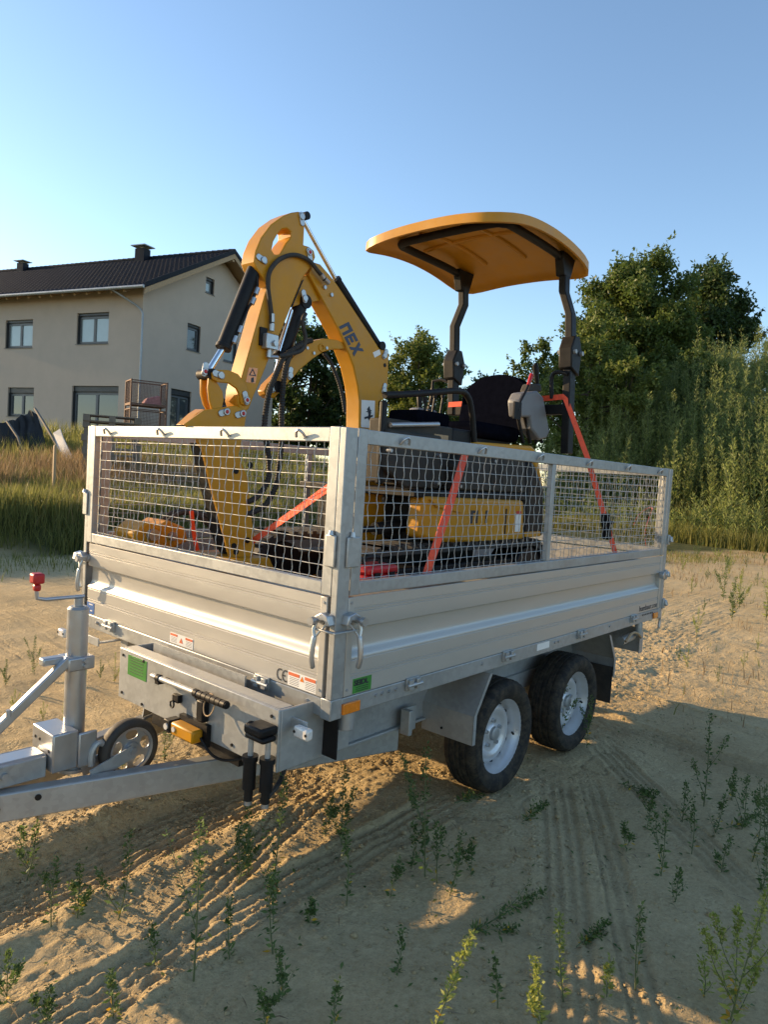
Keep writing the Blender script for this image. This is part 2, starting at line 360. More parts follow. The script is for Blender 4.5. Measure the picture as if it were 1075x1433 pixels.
def gz(x, y): return float(th(np.array([x]), np.array([y]))[0])
def onGround(u, v):
    P = at(u, v, 2, 0.0)
    for _ in range(4): P = at(u, v, 2, gz(P[0], P[1]))
    return P
def axis_lines(a, b, step, lim_lo, lim_hi, g=1.085):
    c = list(np.arange(a, b+1e-6, step)); d = step; lo = []; hi = []; p = a
    while p > lim_lo: d *= g; p -= d; lo.append(p)
    d = step; p = c[-1]
    while p < lim_hi: d *= g; p += d; hi.append(p)
    return np.array(lo[::-1]+c+hi)
gx = axis_lines(-1.25, 5.4, 0.0118, -420, 420, 1.07); gy = axis_lines(-1.75, 1.75, 0.0108, -420, 420, 1.07)
X, Y = np.meshgrid(gx, gy, indexing='ij'); Z = th(X, Y)
n0, n1 = X.shape; idx = np.arange(n0*n1).reshape(n0, n1)
F = np.stack([idx[:-1, :-1], idx[1:, :-1], idx[1:, 1:], idx[:-1, 1:]], -1).reshape(-1, 4)
def sand_material():
    m = bpy.data.materials.new('sandy_soil'); m.use_nodes = True; nt = m.node_tree; N = nt.nodes; L = nt.links; b = N['Principled BSDF']
    g = N.new('ShaderNodeNewGeometry')
    def noise(sc, det=6, ro=0.6):
        n = N.new('ShaderNodeTexNoise'); n.inputs['Scale'].default_value = sc; n.inputs['Detail'].default_value = det; n.inputs['Roughness'].default_value = ro
        L.new(g.outputs['Position'], n.inputs['Vector']); return n.outputs['Fac']
    def ramp(f, p0, c0, p1, c1):
        r = N.new('ShaderNodeValToRGB'); r.color_ramp.elements[0].position = p0; r.color_ramp.elements[1].position = p1
        r.color_ramp.elements[0].color = (*c0, 1); r.color_ramp.elements[1].color = (*c1, 1); L.new(f, r.inputs[0]); return r.outputs[0]
    def mix(f, a, c):
        x = N.new('ShaderNodeMix'); x.data_type = 'RGBA'
        if isinstance(f, float): x.inputs[0].default_value = f
        else: L.new(f, x.inputs[0])
        for s_, v_ in ((6, a), (7, c)):
            if isinstance(v_, tuple): x.inputs[s_].default_value = (*v_, 1)
            else: L.new(v_, x.inputs[s_])
        return x.outputs[2]
    base = ramp(noise(1.3), 0.35, (0.42, 0.31, 0.155), 0.68, (0.58, 0.45, 0.25))
    fine = ramp(noise(55, 8, 0.75), 0.3, (0.30, 0.215, 0.105), 0.62, (0.64, 0.505, 0.295))
    c = mix(0.45, base, fine)
    damp = N.new('ShaderNodeMapRange'); L.new(noise(0.55, 4), damp.inputs[0]); damp.inputs[1].default_value = 0.55; damp.inputs[2].default_value = 0.75; damp.inputs[4].default_value = 0.5
    c = mix(damp.outputs[0], c, (0.33, 0.225, 0.11))
    speck = N.new('ShaderNodeMapRange'); L.new(noise(130, 2), speck.inputs[0]); speck.inputs[1].default_value = 0.66; speck.inputs[2].default_value = 0.72; speck.inputs[4].default_value = 0.6
    c = mix(speck.outputs[0], c, (0.10, 0.075, 0.05))
    # soil and turf beyond the meadow's edge
    sx = N.new('ShaderNodeSeparateXYZ'); L.new(g.outputs['Position'], sx.inputs[0])
    def mth(op, a, bb):
        q = N.new('ShaderNodeMath'); q.operation = op
        for i, v_ in enumerate((a, bb)):
            if isinstance(v_, (int, float)): q.inputs[i].default_value = v_
            else: L.new(v_, q.inputs[i])
        return q.outputs[0]
    s = mth('ADD', mth('MULTIPLY', sx.outputs[0], NX), mth('MULTIPLY', sx.outputs[1], NY))
    s = mth('ADD', s, mth('MULTIPLY', noise(0.8, 4), 1.6))
    mr = N.new('ShaderNodeMapRange'); L.new(s, mr.inputs[0]); mr.inputs[1].default_value = 9.7; mr.inputs[2].default_value = 10.5
    mx2 = N.new('ShaderNodeMapRange'); L.new(mth('ADD', mth('SUBTRACT', sx.outputs[0], mth('MULTIPLY', sx.outputs[1], 0.10)), mth('MULTIPLY', noise(0.8, 4), 1.6)), mx2.inputs[0]); mx2.inputs[1].default_value = 20.0; mx2.inputs[2].default_value = 20.8
    turf = ramp(noise(2.0), 0.35, (0.045, 0.055, 0.018), 0.7, (0.10, 0.10, 0.035))
    c = mix(mth('MAXIMUM', mr.outputs[0], mx2.outputs[0]), c, turf)
    L.new(c, b.inputs['Base Color']); b.inputs['Roughness'].default_value = 0.95; b.inputs['Specular IOR Level'].default_value = 0.15
    bp = N.new('ShaderNodeBump'); bp.inputs['Strength'].default_value = 0.9; bp.inputs['Distance'].default_value = 0.02
    hgt = mth('ADD', mth('MULTIPLY', noise(38, 8, 0.75), 0.6), mth('MULTIPLY', noise(160, 5, 0.75), 0.4))
    def crumbs(sc):
        vo = N.new('ShaderNodeTexVoronoi'); vo.inputs['Scale'].default_value = sc; L.new(g.outputs['Position'], vo.inputs['Vector']); return mth('SUBTRACT', 1.0, vo.outputs['Distance'])
    gate_ = N.new('ShaderNodeMapRange'); L.new(noise(6, 4), gate_.inputs[0]); gate_.inputs[1].default_value = 0.42; gate_.inputs[2].default_value = 0.62
    hgt = mth('ADD', hgt, mth('MULTIPLY', mth('MULTIPLY', mth('ADD', crumbs(62), mth('MULTIPLY', crumbs(125), 0.5)), gate_.outputs[0]), 0.55))
    L.new(hgt, bp.inputs['Height']); L.new(bp.outputs[0], b.inputs['Normal'])
    return m
M['sand'] = sand_material()
ground = link('ground', np_mesh('ground', np.stack([X, Y, Z], -1).reshape(-1, 3), F, M['sand'], True)); ground['kind'] = 'structure'
ground['label'] = 'pale sandy ground with tyre tracks and a deep rut'
del X, Y, Z, F, idx
# loose clods lying on the sand
def clods(n, seed):
    r = np.random.default_rng(seed)
    x = np.concatenate([r.uniform(-1.2, 1.6, n//2), r.uniform(2.8, 9, n//4), r.uniform(-0.9, 0.8, n-n//2-n//4)])
    y = np.concatenate([r.uniform(-1.5, 0.9, n//2), r.uniform(-3, 3, n//4), r.normal(0.85, 0.28, n-n//2-n//4)])
    dens = fbm(x*2.5, y*2.5, 3, 60)+r.uniform(-0.25, 0.25, n)-0.18*((y < -0.2) & (x < 2.6)); k = dens > 0.46; x = x[k]; y = y[k]; n = len(x)
    rad_ = np.clip(np.exp(r.normal(-5.7, 0.50, n)), 0.0016, 0.014)
    base = np.array([(1,0,0),(-1,0,0),(0,1,0),(0,-1,0),(0,0,1),(0,0,-0.6),(.6,.6,.5),(-.6,.6,.4),(.6,-.6,.5),(-.6,-.6,.45)], float)
    fc = np.array([(0,6,4),(6,2,4),(2,7,4),(7,1,4),(1,9,4),(9,3,4),(3,8,4),(8,0,4),(0,2,6),(2,1,7),(1,3,9),(3,0,8),(0,5,2),(2,5,1),(1,5,3),(3,5,0)])
    ang = r.uniform(0, 6.283, n); jit = r.uniform(0.65, 1.3, (n, 10, 1))
    P = base[None]*jit*rad_[:, None, None]*np.array([1, 1, 0.75]); ca, sa = np.cos(ang)[:, None], np.sin(ang)[:, None]
    Q = np.stack([P[..., 0]*ca-P[..., 1]*sa, P[..., 0]*sa+P[..., 1]*ca, P[..., 2]], -1)
    Q += np.stack([x, y, th(x, y)+rad_*0.2], -1)[:, None]
    return Q.reshape(-1, 3), (fc[None]+10*np.arange(n)[:, None, None]).reshape(-1, 3)
vv, ff = clods(30000, 5)
cl = link('soil_clods', np_mesh('soil_clods', vv, ff, M['sand'])); cl['kind'] = 'stuff'; tag(cl, 'small clods of dry soil strewn over the sand', 'soil clods')

# dry straw and leaf scraps lying on the sand
def scraps(n, seed, name, label, m, lmin, lmax, w, zone, tilt=0.10):
    r = np.random.default_rng(seed); x = r.uniform(zone[0], zone[1], n); y = r.uniform(zone[2], zone[3], n)
    k = fbm(x*1.5, y*1.5, 3, seed)+r.uniform(-0.22, 0.22, n) > 0.52; x, y = x[k], y[k]; n = len(x); z = th(x, y)+0.003
    a = r.uniform(0, 6.283, n); L_ = r.uniform(lmin, lmax, n); d = np.stack([np.cos(a), np.sin(a), r.uniform(-0.05, tilt, n)], -1)*L_[:, None]; s_ = np.stack([-np.sin(a), np.cos(a), 0*a], -1)*(w*r.uniform(0.5, 1.4, n))[:, None]/2
    B = np.stack([x, y, z], -1); m_ = B+d*0.5+np.stack([0*a, 0*a, r.uniform(0, 0.15, n)*L_], -1); v = np.stack([B, m_+s_, B+d, m_-s_], 1).reshape(-1, 3)
    o = link(name, np_mesh(name, v, np.arange(4*n).reshape(-1, 4), M[m])); o['kind'] = 'stuff'; tag(o, label, 'plant scraps')
scraps(2600, 61, 'straw_scraps', 'scraps of dry straw strewn over the sand', 'straw', 0.015, 0.075, 0.004, (-1.0, 5.5, -1.9, 1.3))
scraps(900, 62, 'leaf_scraps', 'little green leaf scraps strewn over the sand', 'weed', 0.010, 0.028, 0.009, (-1.0, 4.0, -1.9, 1.0), 0.5)

# ================================================================== TRAILER
TL, TW = 3.14, 1.78
trailer = thing('tipper_trailer', 'silver tandem axle tipper trailer with galvanised mesh sides carrying a mini excavator', 'trailer', (1.6, 0.89, 0.0))
def P(name, mb, m, parent=None, **k): return obj(name, mb, M[m], parent or trailer, **k)
def text(body, size, org, xd, yd, m, parent, name, depth=0.0006, sx=1.0, bold=0.0):
    cu = bpy.data.curves.new(name, 'FONT'); cu.body = body; cu.size = size; cu.extrude = depth; cu.offset = bold; cu.resolution_u = 3
    o = bpy.data.objects.new(name, cu); COL.objects.link(o); dg = bpy.context.evaluated_depsgraph_get(); dg.update()
    me = bpy.data.meshes.new_from_object(o.evaluated_get(dg)); COL.objects.unlink(o); bpy.data.objects.remove(o)
    xd = nrm(xd); yd = nrm(yd); zd = np.cross(xd, yd); off = np.array(rootloc(parent)); org = np.array(org, float)
    for v in me.vertices:
        c = np.array(v.co); v.co = tuple(org+xd*c[0]*sx+yd*c[1]+zd*c[2]-off)
    me.materials.clear(); me.materials.append(m); me.name = name; o = link(name, me, parent); return o
# --- frame rails and floor
RB, RT, BT, GB, GT = 0.640, 0.709, 1.060, 1.066, 1.640
for nm, a in (('side_rail', (0.058, 3.10, 0.004, 0.05)), ('side_rail', (0.058, 3.10, TW-0.05, TW-0.004)), ('front_rail', (0.004, 0.05, 0.052, TW-0.052)), ('rear_rail', (TL-0.05, TL-0.004, 0.052, TW-0.052))):
    P(nm, MB().box(*a, RB+0.004, RT), 'galv', bevel=0.004)
for cx in (0.0, TL-0.056):
    for cy in (0.0, TW-0.05): P('rail_corner', MB().box(cx, cx+0.056, cy, cy+0.05, RB, RT+0.003), 'galv', bevel=0.003)
P('loading_floor', MB().box(0.052, TL-0.052, 0.052, TW-0.052, 0.70, 0.738), 'floor')
mb = MB()
for x in (0.6, 1.15, 1.7, 2.25, 2.8): mb.box(x-0.03, x+0.03, 0.06, TW-0.06, 0.645, 0.698)
P('cross_member', mb, 'galv_dark')
# rail details: hinges with pins, bolts
for x in (0.454, 1.157, 1.923, 2.655):
    h = P('board_hinge', MB().box(x-0.045, x-0.02, -0.018, 0.006, 0.672, 0.712).box(x+0.0, x+0.022, -0.018, 0.006, 0.672, 0.712).box(x-0.05, x+0.03, -0.006, 0.005, 0.668, 0.716), 'galv', bevel=0.002)
    P('hinge_pin', MB().cyl((x-0.055, -0.012, 0.69), (x+0.035, -0.012, 0.69), 0.008, n=10), 'zinc', h)
for y in (0.37, 1.50):
    h = P('board_hinge', MB().box(-0.018, 0.006, y-0.045, y-0.02, 0.672, 0.712).box(-0.018, 0.006, y, y+0.022, 0.672, 0.712).box(-0.006, 0.005, y-0.05, y+0.03, 0.668, 0.716), 'galv', bevel=0.002)
    P('hinge_pin', MB().cyl((-0.012, y-0.055, 0.69), (-0.012, y+0.035, 0.69), 0.008, n=10), 'zinc', h)
for x in (0.235, 0.27, 0.31, 0.35, 0.94, 1.62, 1.66, 2.3): P('rail_bolt', MB().cyl((x, 0.006, 0.685), (x, -0.003, 0.685), 0.007, 0.006, 10), 'zinc')
for y in (0.12, 0.85, 1.62): P('rail_bolt', MB().cyl((0.006, y, 0.682), (-0.006, y, 0.682), 0.009, 0.007, 10), 'zinc')
P('side_reflector', MB().box(0.056, 0.142, -0.008, 0.003, 0.652, 0.690), 'amber', bevel=0.002)
P('side_reflector', MB().box(2.985, 3.055, -0.008, 0.003, 0.652, 0.690), 'amber', bevel=0.002)
# --- aluminium drop boards: one rolled profile, run along each side
PROF = [(0, .712), (0, .773), (-.003, .775), (-.003, .779), (0, .781), (0, .784), (-.003, .786), (-.003, .789), (0, .791), (0, .834), (-.002, .836), (0, .839), (0, .841), (-.001, .846), (-.0035, .850),
        (-.0075, .855), (-.0120, .860), (-.0160, .8645), (-.0190, .869), (-.0205, .874), (-.0215, .879), (-.022, .885), (-.022, .937), (-.0205, .942), (-.006, .947), (-.001, .950), (0, .955), (0, 1.005), (-.003, 1.007), (-.003, 1.011), (0, 1.013), (0, 1.016), (-.003, 1.018), (-.003, 1.021), (0, 1.023), (0, 1.058), (-.002, 1.060), (-.030, 1.060), (-.030, .712)]
def board(name, f0, f1):
    """f(offset_outward, z) -> point, at both ends"""
    mb = MB(); a = [f0(o, z) for o, z in PROF]; b = [f1(o, z) for o, z in PROF]
    n = len(PROF); mb.add(a+b, [tuple(range(n)), tuple(reversed(range(n, 2*n)))]+[(i, (i+1) % n, n+(i+1) % n, n+i) for i in range(n)])
    return P(name, mb, 'alu', smooth=24)
front_board = board('front_board', lambda o, z: (0.004-o, 0.078, z), lambda o, z: (0.004-o, TW-0.05, z))
near_board = board('side_board', lambda o, z: (0.092, 0.004-o, z), lambda o, z: (TL-0.085, 0.004-o, z))
board('side_board', lambda o, z: (0.092, TW-0.004+o, z), lambda o, z: (TL-0.085, TW-0.004+o, z))
board('rear_board', lambda o, z: (TL-0.004+o, 0.06, z), lambda o, z: (TL-0.004+o, TW-0.06, z))
# flat end caps of the boards
for a in ((0.0605, 0.091, 0.001, 0.034), (TL-0.084, TL-0.052, 0.001, 0.034)): P('board_end_cap', MB().box(*a, 0.712, 1.0595), 'alu', bevel=0.002)
P('board_end_cap', MB().box(0.001, 0.034, 0.046, 0.077, 0.712, 1.0595), 'alu', bevel=0.002)
for z in (0.735, 1.04):
    P('rivet', MB().cyl((0.076, 0.002, z), (0.076, -0.002, z), 0.005, n=8), 'galv_dark'); P('rivet', MB().cyl((0.002, 0.062, z), (-0.002, 0.062, z), 0.005, n=8), 'galv_dark')
# --- corner posts (angle sections running up to the gates' top)
for cx, sx in ((0.0, 1), (TL, -1)):
    for cy, sy in ((0.0, 1), (TW, -1)):
        L_ = [(0,0),(0.058,0),(0.058,0.006),(0.006,0.006),(0.006,0.028),(0,0.028)] if sx > 0 else [(0,0),(0.05,0),(0.05,0.006),(0.006,0.006),(0.006,0.028),(0,0.028)]
        P('corner_post', MB().prism([(cx+sx*a, cy+sy*b, 0.7125) for a, b in L_], (0, 0, GT-0.7125-0.002)), 'galv', bevel=0.0025)
# --- mesh gates
def gate(name, org, u, n, length, splits):
    """frame of flat bars, crimped wire, tarp hooks; u along, n outward"""
    org = np.array(org, float); u = np.array(u, float); n = np.array(n, float); H = GT-GB
    def q(a, z, d=0.0): return org+u*a+n*d+np.array((0, 0, z))
    def brick(mb, a0, a1, z0, z1, d0=-0.03, d1=0.0):
        return mb.hexa([q(a0, z0, d0), q(a1, z0, d0), q(a1, z0, d1), q(a0, z0, d1)], [q(a0, z1, d0), q(a1, z1, d0), q(a1, z1, d1), q(a0, z1, d1)])
    mb = MB(); brick(mb, 0, 0.048, 0, H); fr = P(name, mb, 'galv', bevel=0.0025)
    P('gate_upright', brick(MB(), length-0.048, length, 0, H), 'galv', fr, bevel=0.0025)
    P('gate_top_bar', brick(MB(), 0.0485, length-0.0485, H-0.052, H-0.002, -0.03, -0.001), 'galv', fr, bevel=0.0025)
    P('gate_bottom_bar', brick(MB(), 0.0485, length-0.0485, 0.001, 0.045, -0.03, -0.001), 'galv', fr, bevel=0.0025)
    for s in splits: P('gate_post', brick(MB(), s, s+0.036, 0.0455, H-0.0525, -0.03, -0.002), 'galv', fr, bevel=0.0025)
    w = MB(); sp = 0.0445; bounds = [0.04]+[v for s in splits for v in (s+0.006, s+0.03)]+[length-0.04]
    for a0, a1 in zip(bounds[::2], bounds[1::2]):
        k = max(1, int((a1-a0)/sp)); st = (a1-a0)/k
        zs = np.arange(0.03, H-0.035, sp/4.0)
        for i in range(k+1):
            a = a0+st*(i if 0 < i < k else (0.15 if i == 0 else k-0.15)); ph = math.pi*(i % 2); je = random.uniform(-0.0015, 0.0015)
            w.tube([q(a+0.0014*math.sin(2*math.pi*(z-0.03)/(2*sp)*2+ph)+je, z, -0.016+0.0035*math.cos(math.pi*(z-0.03)/sp+ph)) for z in zs], 0.0016, 5)
        for i, z in enumerate(np.arange(0.052, H-0.05, sp)):
            as_ = np.arange(a0, a1+1e-6, st/2.0)
            w.tube([q(a, z+0.0008*math.sin(a*9+i), -0.016-0.0022*math.cos(math.pi*(a-a0)/st+math.pi*(i % 2))) for a in as_], 0.0016, 5)
    P('wire_mesh', w, 'wire', fr, smooth=60)
    return fr, q
def hooks(fr, q, pos):
    for a in pos:
        z = GT-GB-0.027
        pts = smooth_path([q(a-0.020, z-0.012, 0.001), q(a-0.016, z+0.002, 0.012), q(a-0.004, z+0.012, 0.020), q(a+0.010, z+0.006, 0.018), q(a+0.018, z-0.012, 0.010)], 4)
        P('tarp_hook', MB().tube(pts, 0.005, 8), 'zinc', fr)
fg, qf = gate('mesh_gate', (0.0, 0.030, GB), (0, 1, 0), (-1, 0, 0), 1.725, []); hooks(fg, qf, (0.187, 0.625, 1.083, 1.547))
sg, qs = gate('mesh_gate', (0.062, 0.0, GB), (1, 0, 0), (0, -1, 0), 3.02, [1.40]); hooks(sg, qs, (0.24, 0.753, 1.25, 1.783, 2.30, 2.82))
lg, ql = gate('mesh_gate', (0.062, TW, GB), (1, 0, 0), (0, 1, 0), 3.02, [1.40])
rg, qr = gate('mesh_gate', (TL, 0.030, GB), (0, 1, 0), (1, 0, 0), 1.72, [])
# hinge plates that clasp the gates to the near corner post
P('gate_hinge', MB().box(-0.010, -0.0015, 0.014, 0.062, 1.165, 1.275), 'galv', bevel=0.004)
P('gate_hinge', MB().box(0.028, 0.092, -0.010, -0.0015, 1.165, 1.270), 'galv', bevel=0.006)
P('hinge_bolt', MB().cyl((-0.008, 0.036, 1.275), (-0.008, 0.036, 1.290), 0.011, 0.008, 12), 'zinc'); P('hinge_bolt', MB().cyl((0.052, -0.008, 1.270), (0.052, -0.008, 1.287), 0.011, 0.008, 12), 'zinc')
P('gate_hinge', MB().box(-0.008, -0.0015, TW-0.03, TW+0.012, 1.20, 1.31), 'galv', bevel=0.004); P('hinge_bolt', MB().cyl((-0.006, TW-0.005, 1.31), (-0.006, TW-0.005, 1.325), 0.012, 0.008, 12), 'zinc')
# --- over-centre latches
def latch(p, n, t, drop=0.165):
    p = np.array(p, float); n = np.array(n, float); t = np.array(t, float); z = V(0, 0, 1)
    b = P('latch', MB().prism([p-t*0.012+z*0.012, p+t*0.020+z*0.030, p+t*0.052+z*0.022, p+t*0.060-z*0.012, p+t*0.046-z*0.014, p+t*0.036+z*0.004, p+t*0.014+z*0.000, p-t*0.008-z*0.014], n*0.034), 'zinc', bevel=0.004)
    P('latch_bolt', MB().cyl(p-n*0.004, p+n*0.05, 0.0085, n=12).cyl(p+n*0.046, p+n*0.062, 0.015, n=14).cyl(p+n*0.002, p+n*0.012, 0.019, n=14), 'zinc', b)
    k = p+n*0.042-z*0.060+t*0.004
    P('latch_arm', MB().tube([p+n*0.030, p+n*0.040-z*0.03-t*0.004, k], 0.0065, 8).tube([p+n*0.026+t*0.045-z*0.006, p+n*0.034+t*0.02-z*0.035, k], 0.0035, 8), 'zinc', b)
    e = k-z*drop*0.62; mbh = MB()
    pts = smooth_path([k+z*0.008, k-z*0.03+n*0.006, k-z*0.07+n*0.008, e], 5); mbh.tube(pts, [0.0075]+[0.0095]*(len(pts)-2)+[0.007], 10)
    P('latch_handle', mbh, 'steelbar' if False else 'zinc', b)
pf = onX(441, 868, -0.035); ps = onY(505, 869, -0.035)
latch((0.004, pf[1], pf[2]), (-1, 0, 0), (0, -1, 0)); latch((ps[0], 0.004, ps[2]), (0, -1, 0), (-1, 0, 0))
P('latch_catch', MB().box(-0.034, 0.075, -0.034, -0.020, 0.948, 0.955).box(-0.034, -0.020, -0.0195, 0.07, 0.948, 0.955), 'galv', bevel=0.002)
latch((0.004, TW-0.045, 0.985), (-1, 0, 0), (0, 1, 0)); latch((0.02, TW+0.002, 0.985), (0, 1, 0), (-1, 0, 0))
for zz, dr in ((1.165, 0.20), (0.93, 0.19), (0.735, 0.19)):
    p = V(TL+0.002, 0.03, zz); latch(p, (1, 0, 0), (0, -1, 0), dr)
    P('latch_block', MB().box(TL-0.012, TL+0.022, -0.012, 0.02, zz-0.03, zz+0.035), 'galv', bevel=0.004)
p = V(TL-0.075, 0.004, 0.935); P('latch_block', MB().cyl(p, p+V(0, -0.03, 0), 0.024, n=14).cyl(p+V(0.05, 0, 0), p+V(0.05, -0.03, 0), 0.016, n=14), 'zinc', bevel=0.003)
# --- stickers and lettering
def sticker(name, m, pts, n, th_=0.0012): return P(name, MB().prism(pts, np.array(n, float)*th_), m)
def face_side(x0, x1, z0, z1): return [(x0, 0.0038, z0), (x1, 0.0038, z0), (x1, 0.0038, z1), (x0, 0.0038, z1)]
def face_front(y0, y1, z0, z1): return [(0.0038, y0, z0), (0.0038, y1, z0), (0.0038, y1, z1), (0.0038, y0, z1)]
st = sticker('dealer_sticker', 'green', face_side(0.108, 0.205, 0.7145, 0.767), (0, -1, 0))
text('SEIDL', 0.026, (0.113, 0.0022, 0.7425), (1, 0, 0), (0, 0, 1), M['ink'], st, 'lettering', sx=1.18, bold=0.0012)
for z in (0.734, 0.727, 0.720): P('print_line', MB().box(0.125, 0.19, 0.0018, 0.003, z, z+0.0022), 'ink', st)
text('humbaur.com', 0.052, (2.742, 0.0032, 0.722), (1, 0, 0), (0, 0, 1), M['ink'], near_board, 'lettering', sx=1.12)
for x in range(7): P('print_mark', MB().box(2.80+x*0.028, 2.812+x*0.028, 0.0018, 0.0036, 0.688, 0.698), 'ink')
w1 = sticker('warning_sticker', 'white', face_front(0.815, 0.985, 0.716, 0.760), (-1, 0, 0))
for y0, y1 in ((0.930, 0.981), (0.819, 0.870)): P('print_band', MB().box(0.0015, 0.003, y0, y1, 0.748, 0.757), 'redprint', w1)
P('print_triangle', MB().prism([(0.0028, 0.914, 0.727), (0.0028, 0.887, 0.727), (0.0028, 0.9005, 0.748)], (-0.0012, 0, 0)), 'redprint', w1)
for y0 in (0.930, 0.819):
    for z in (0.741, 0.735, 0.729, 0.723): P('print_line', MB().box(0.0017, 0.003, y0+0.004, y0+0.046, z, z+0.0016), 'greylight', w1)
w2 = sticker('warning_sticker', 'white', face_front(0.079, 0.225, 0.715, 0.767), (-1, 0, 0))
for y0, y1 in ((0.165, 0.222), (0.082, 0.136)): P('print_band', MB().box(0.0015, 0.003, y0, y1, 0.752, 0.763), 'redprint', w2)
P('print_triangle', MB().prism([(0.0028, 0.161, 0.742), (0.0028, 0.140, 0.742), (0.0028, 0.1505, 0.760)], (-0.0012, 0, 0)), 'amber', w2)
for y0 in (0.167, 0.084):
    for z in (0.745, 0.739, 0.733, 0.727, 0.721): P('print_line', MB().box(0.0017, 0.003, y0, y0+0.048, z, z+0.0016), 'greylight', w2)
for yc in (0.268, 0.238):     # CE mark: two open rings
    mb = MB(); aa = np.linspace(rad(60), rad(300), 15)
    for a, b in zip(aa, aa[1:]):
        mb.add([(0.0026, yc-r*math.cos(q)*0.9, 0.742+r*math.sin(q)) for q, r in ((a, 0.022), (b, 0.022), (b, 0.0165), (a, 0.0165))], [(0, 1, 2, 3)])
    if yc < 0.25: mb.add([(0.0026, yc+dy, 0.742+dz) for dy, dz in ((0.018, -0.003), (0.002, -0.003), (0.002, 0.003), (0.018, 0.003))], [(0, 1, 2, 3)])
    P('ce_mark', mb, 'ink', front_board)
bs = sticker('blue_sticker', 'blue', face_front(1.655, 1.728, 0.715, 0.770), (-1, 0, 0))
P('print_figure', MB().prism([(0.0027, 1.72, 0.720), (0.0027, 1.705, 0.720), (0.0027, 1.700, 0.745)], (-0.001, 0, 0)).box(0.0015, 0.003, 1.67, 1.705, 0.758, 0.763).box(0.0015, 0.003, 1.672, 1.692, 0.728, 0.733), 'white', bs)
sticker('type_sticker', 'white', [(1.435, 0.0038, 0.668), (1.56, 0.0038, 0.668), (1.56, 0.0038, 0.701), (1.435, 0.0038, 0.701)], (0, -1, 0))
# --- hydraulic cover box under the front
hx0 = -0.15
hb = P('hydraulic_box', MB().box(hx0, hx0+0.012, 0.09, 1.12, 0.475, 0.688).box(hx0+0.0125, 0.20, 0.09, 0.102, 0.475, 0.686).box(hx0+0.0125, 0.20, 1.108, 1.12, 0.475, 0.686).box(hx0+0.0125, -0.075, 0.1025, 1.1075, 0.680, 0.687), 'galv', bevel=0.003)
P('hydraulic_box_lip', MB().box(-0.035, -0.028, 0.42, 1.05, 0.65, 0.706), 'galv', hb)
P('hydraulic_tank_blocker', MB().box(-0.02, 0.30, 0.45, 1.06, 0.345, 0.63), 'black', hb)  # tank brought low to block sun and shrink the lit patch behind it
for y, z in ((0.125, 0.5), (0.125, 0.66), (0.50, 0.5), (0.55, 0.61), (1.09, 0.5), (1.09, 0.66), (0.93, 0.49), (0.93, 0.668), (0.33, 0.5)):
    P('box_screw', MB().cyl((hx0+0.001, y, z), (hx0-0.004, y, z), 0.006, n=8), 'black', hb)
P('green_sticker', MB().box(hx0-0.0015, hx0+0.001, 0.905, 1.05, 0.588, 0.672), 'green', hb)
mbl = MB()
for z in (0.662, 0.652, 0.640, 0.628, 0.616, 0.604): mbl.box(hx0-0.0025, hx0-0.001, 0.93, 1.03, z, z+0.0022)
P('print_line', mbl, 'ink', hb)
pa = onX(213, 945, -0.19); pb = onX(318, 987, -0.21); pm = pa+(pb-pa)*0.66
lev = P('pump_lever', MB().cyl(pa, pm, 0.0105, n=14), 'galv', hb)
mb = MB(); g0 = pm
for i in range(6): mb.cyl(pm+(pb-pm)*(i/6), pm+(pb-pm)*((i+0.82)/6), 0.0145, n=14).cyl(pm+(pb-pm)*((i+0.8)/6), pm+(pb-pm)*((i+1.0)/6), 0.0125, n=14)
P('lever_grip', mb, 'black', hb)
for f in (0.10, 0.62): c = pa+(pb-pa)*f; P('lever_clip', MB().box(hx0-0.052, hx0+0.001, c[1]-0.012, c[1]+0.012, c[2]-0.022, c[2]-0.006).cyl(c+V(0, -0.01, 0), c+V(0, 0.01, 0), 0.015, n=12), 'black', hb)
c = onX(290, 985, -0.19); rg_ = [c+V(0.01*math.sin(a), 0.030*math.cos(a)-0.012, 0.038*math.sin(a)) for a in np.linspace(0, 2*math.pi, 18)]
P('cable_loop', MB().tube(rg_, 0.0028, 6), 'wood', hb)
c = onX(280, 990, -0.17); P('lever_bracket', MB().box(hx0-0.03, hx0+0.001, c[1]-0.03, c[1]+0.012, c[2]-0.05, c[2]+0.03), 'black', hb, bevel=0.006)
c = onX(246, 977, -0.165); P('rubber_latch', MB().box(hx0-0.02, hx0+0.001, c[1]-0.022, c[1]+0.018, c[2]-0.015, c[2]+0.015).tube([c+V(-0.01, 0.018+0.012*math.cos(a)-0.01, -0.022+0.014*math.sin(a)) for a in np.linspace(0, 6.28, 12)], 0.004, 6), 'black', hb, bevel=0.004)
# hand remote in a bracket below the box
q0 = onX(236, 1003, -0.19); q1 = onX(278, 1026, -0.19); q1[2] = q0[2]-0.042
yA, yB = q0[1]-0.01, q1[1]
rm = P('hand_remote', MB().box(-0.215, -0.168, yB+0.002, yA-0.04, q1[2]-0.004, q0[2]+0.002), 'yellow', hb, bevel=0.008)
P('remote_faceplate', MB().box(-0.218, -0.165, yA-0.0395, yA, q1[2]-0.002, q0[2]+0.004), 'black', rm, bevel=0.004)
for d in (0.3, 0.7): P('remote_button', MB().cyl((-0.218+0.053*d, yA-0.001, (q0[2]+q1[2])/2), (-0.218+0.053*d, yA+0.004, (q0[2]+q1[2])/2), 0.010, n=14), 'clear', rm)
P('remote_button', MB().cyl((-0.217, yA-0.02, (q0[2]+q1[2])/2), (-0.223, yA-0.02, (q0[2]+q1[2])/2), 0.012, n=14).cyl((-0.214, yA-0.065, (q0[2]+q1[2])/2), (-0.219, yA-0.065, (q0[2]+q1[2])/2), 0.010, n=14), 'clear', rm)
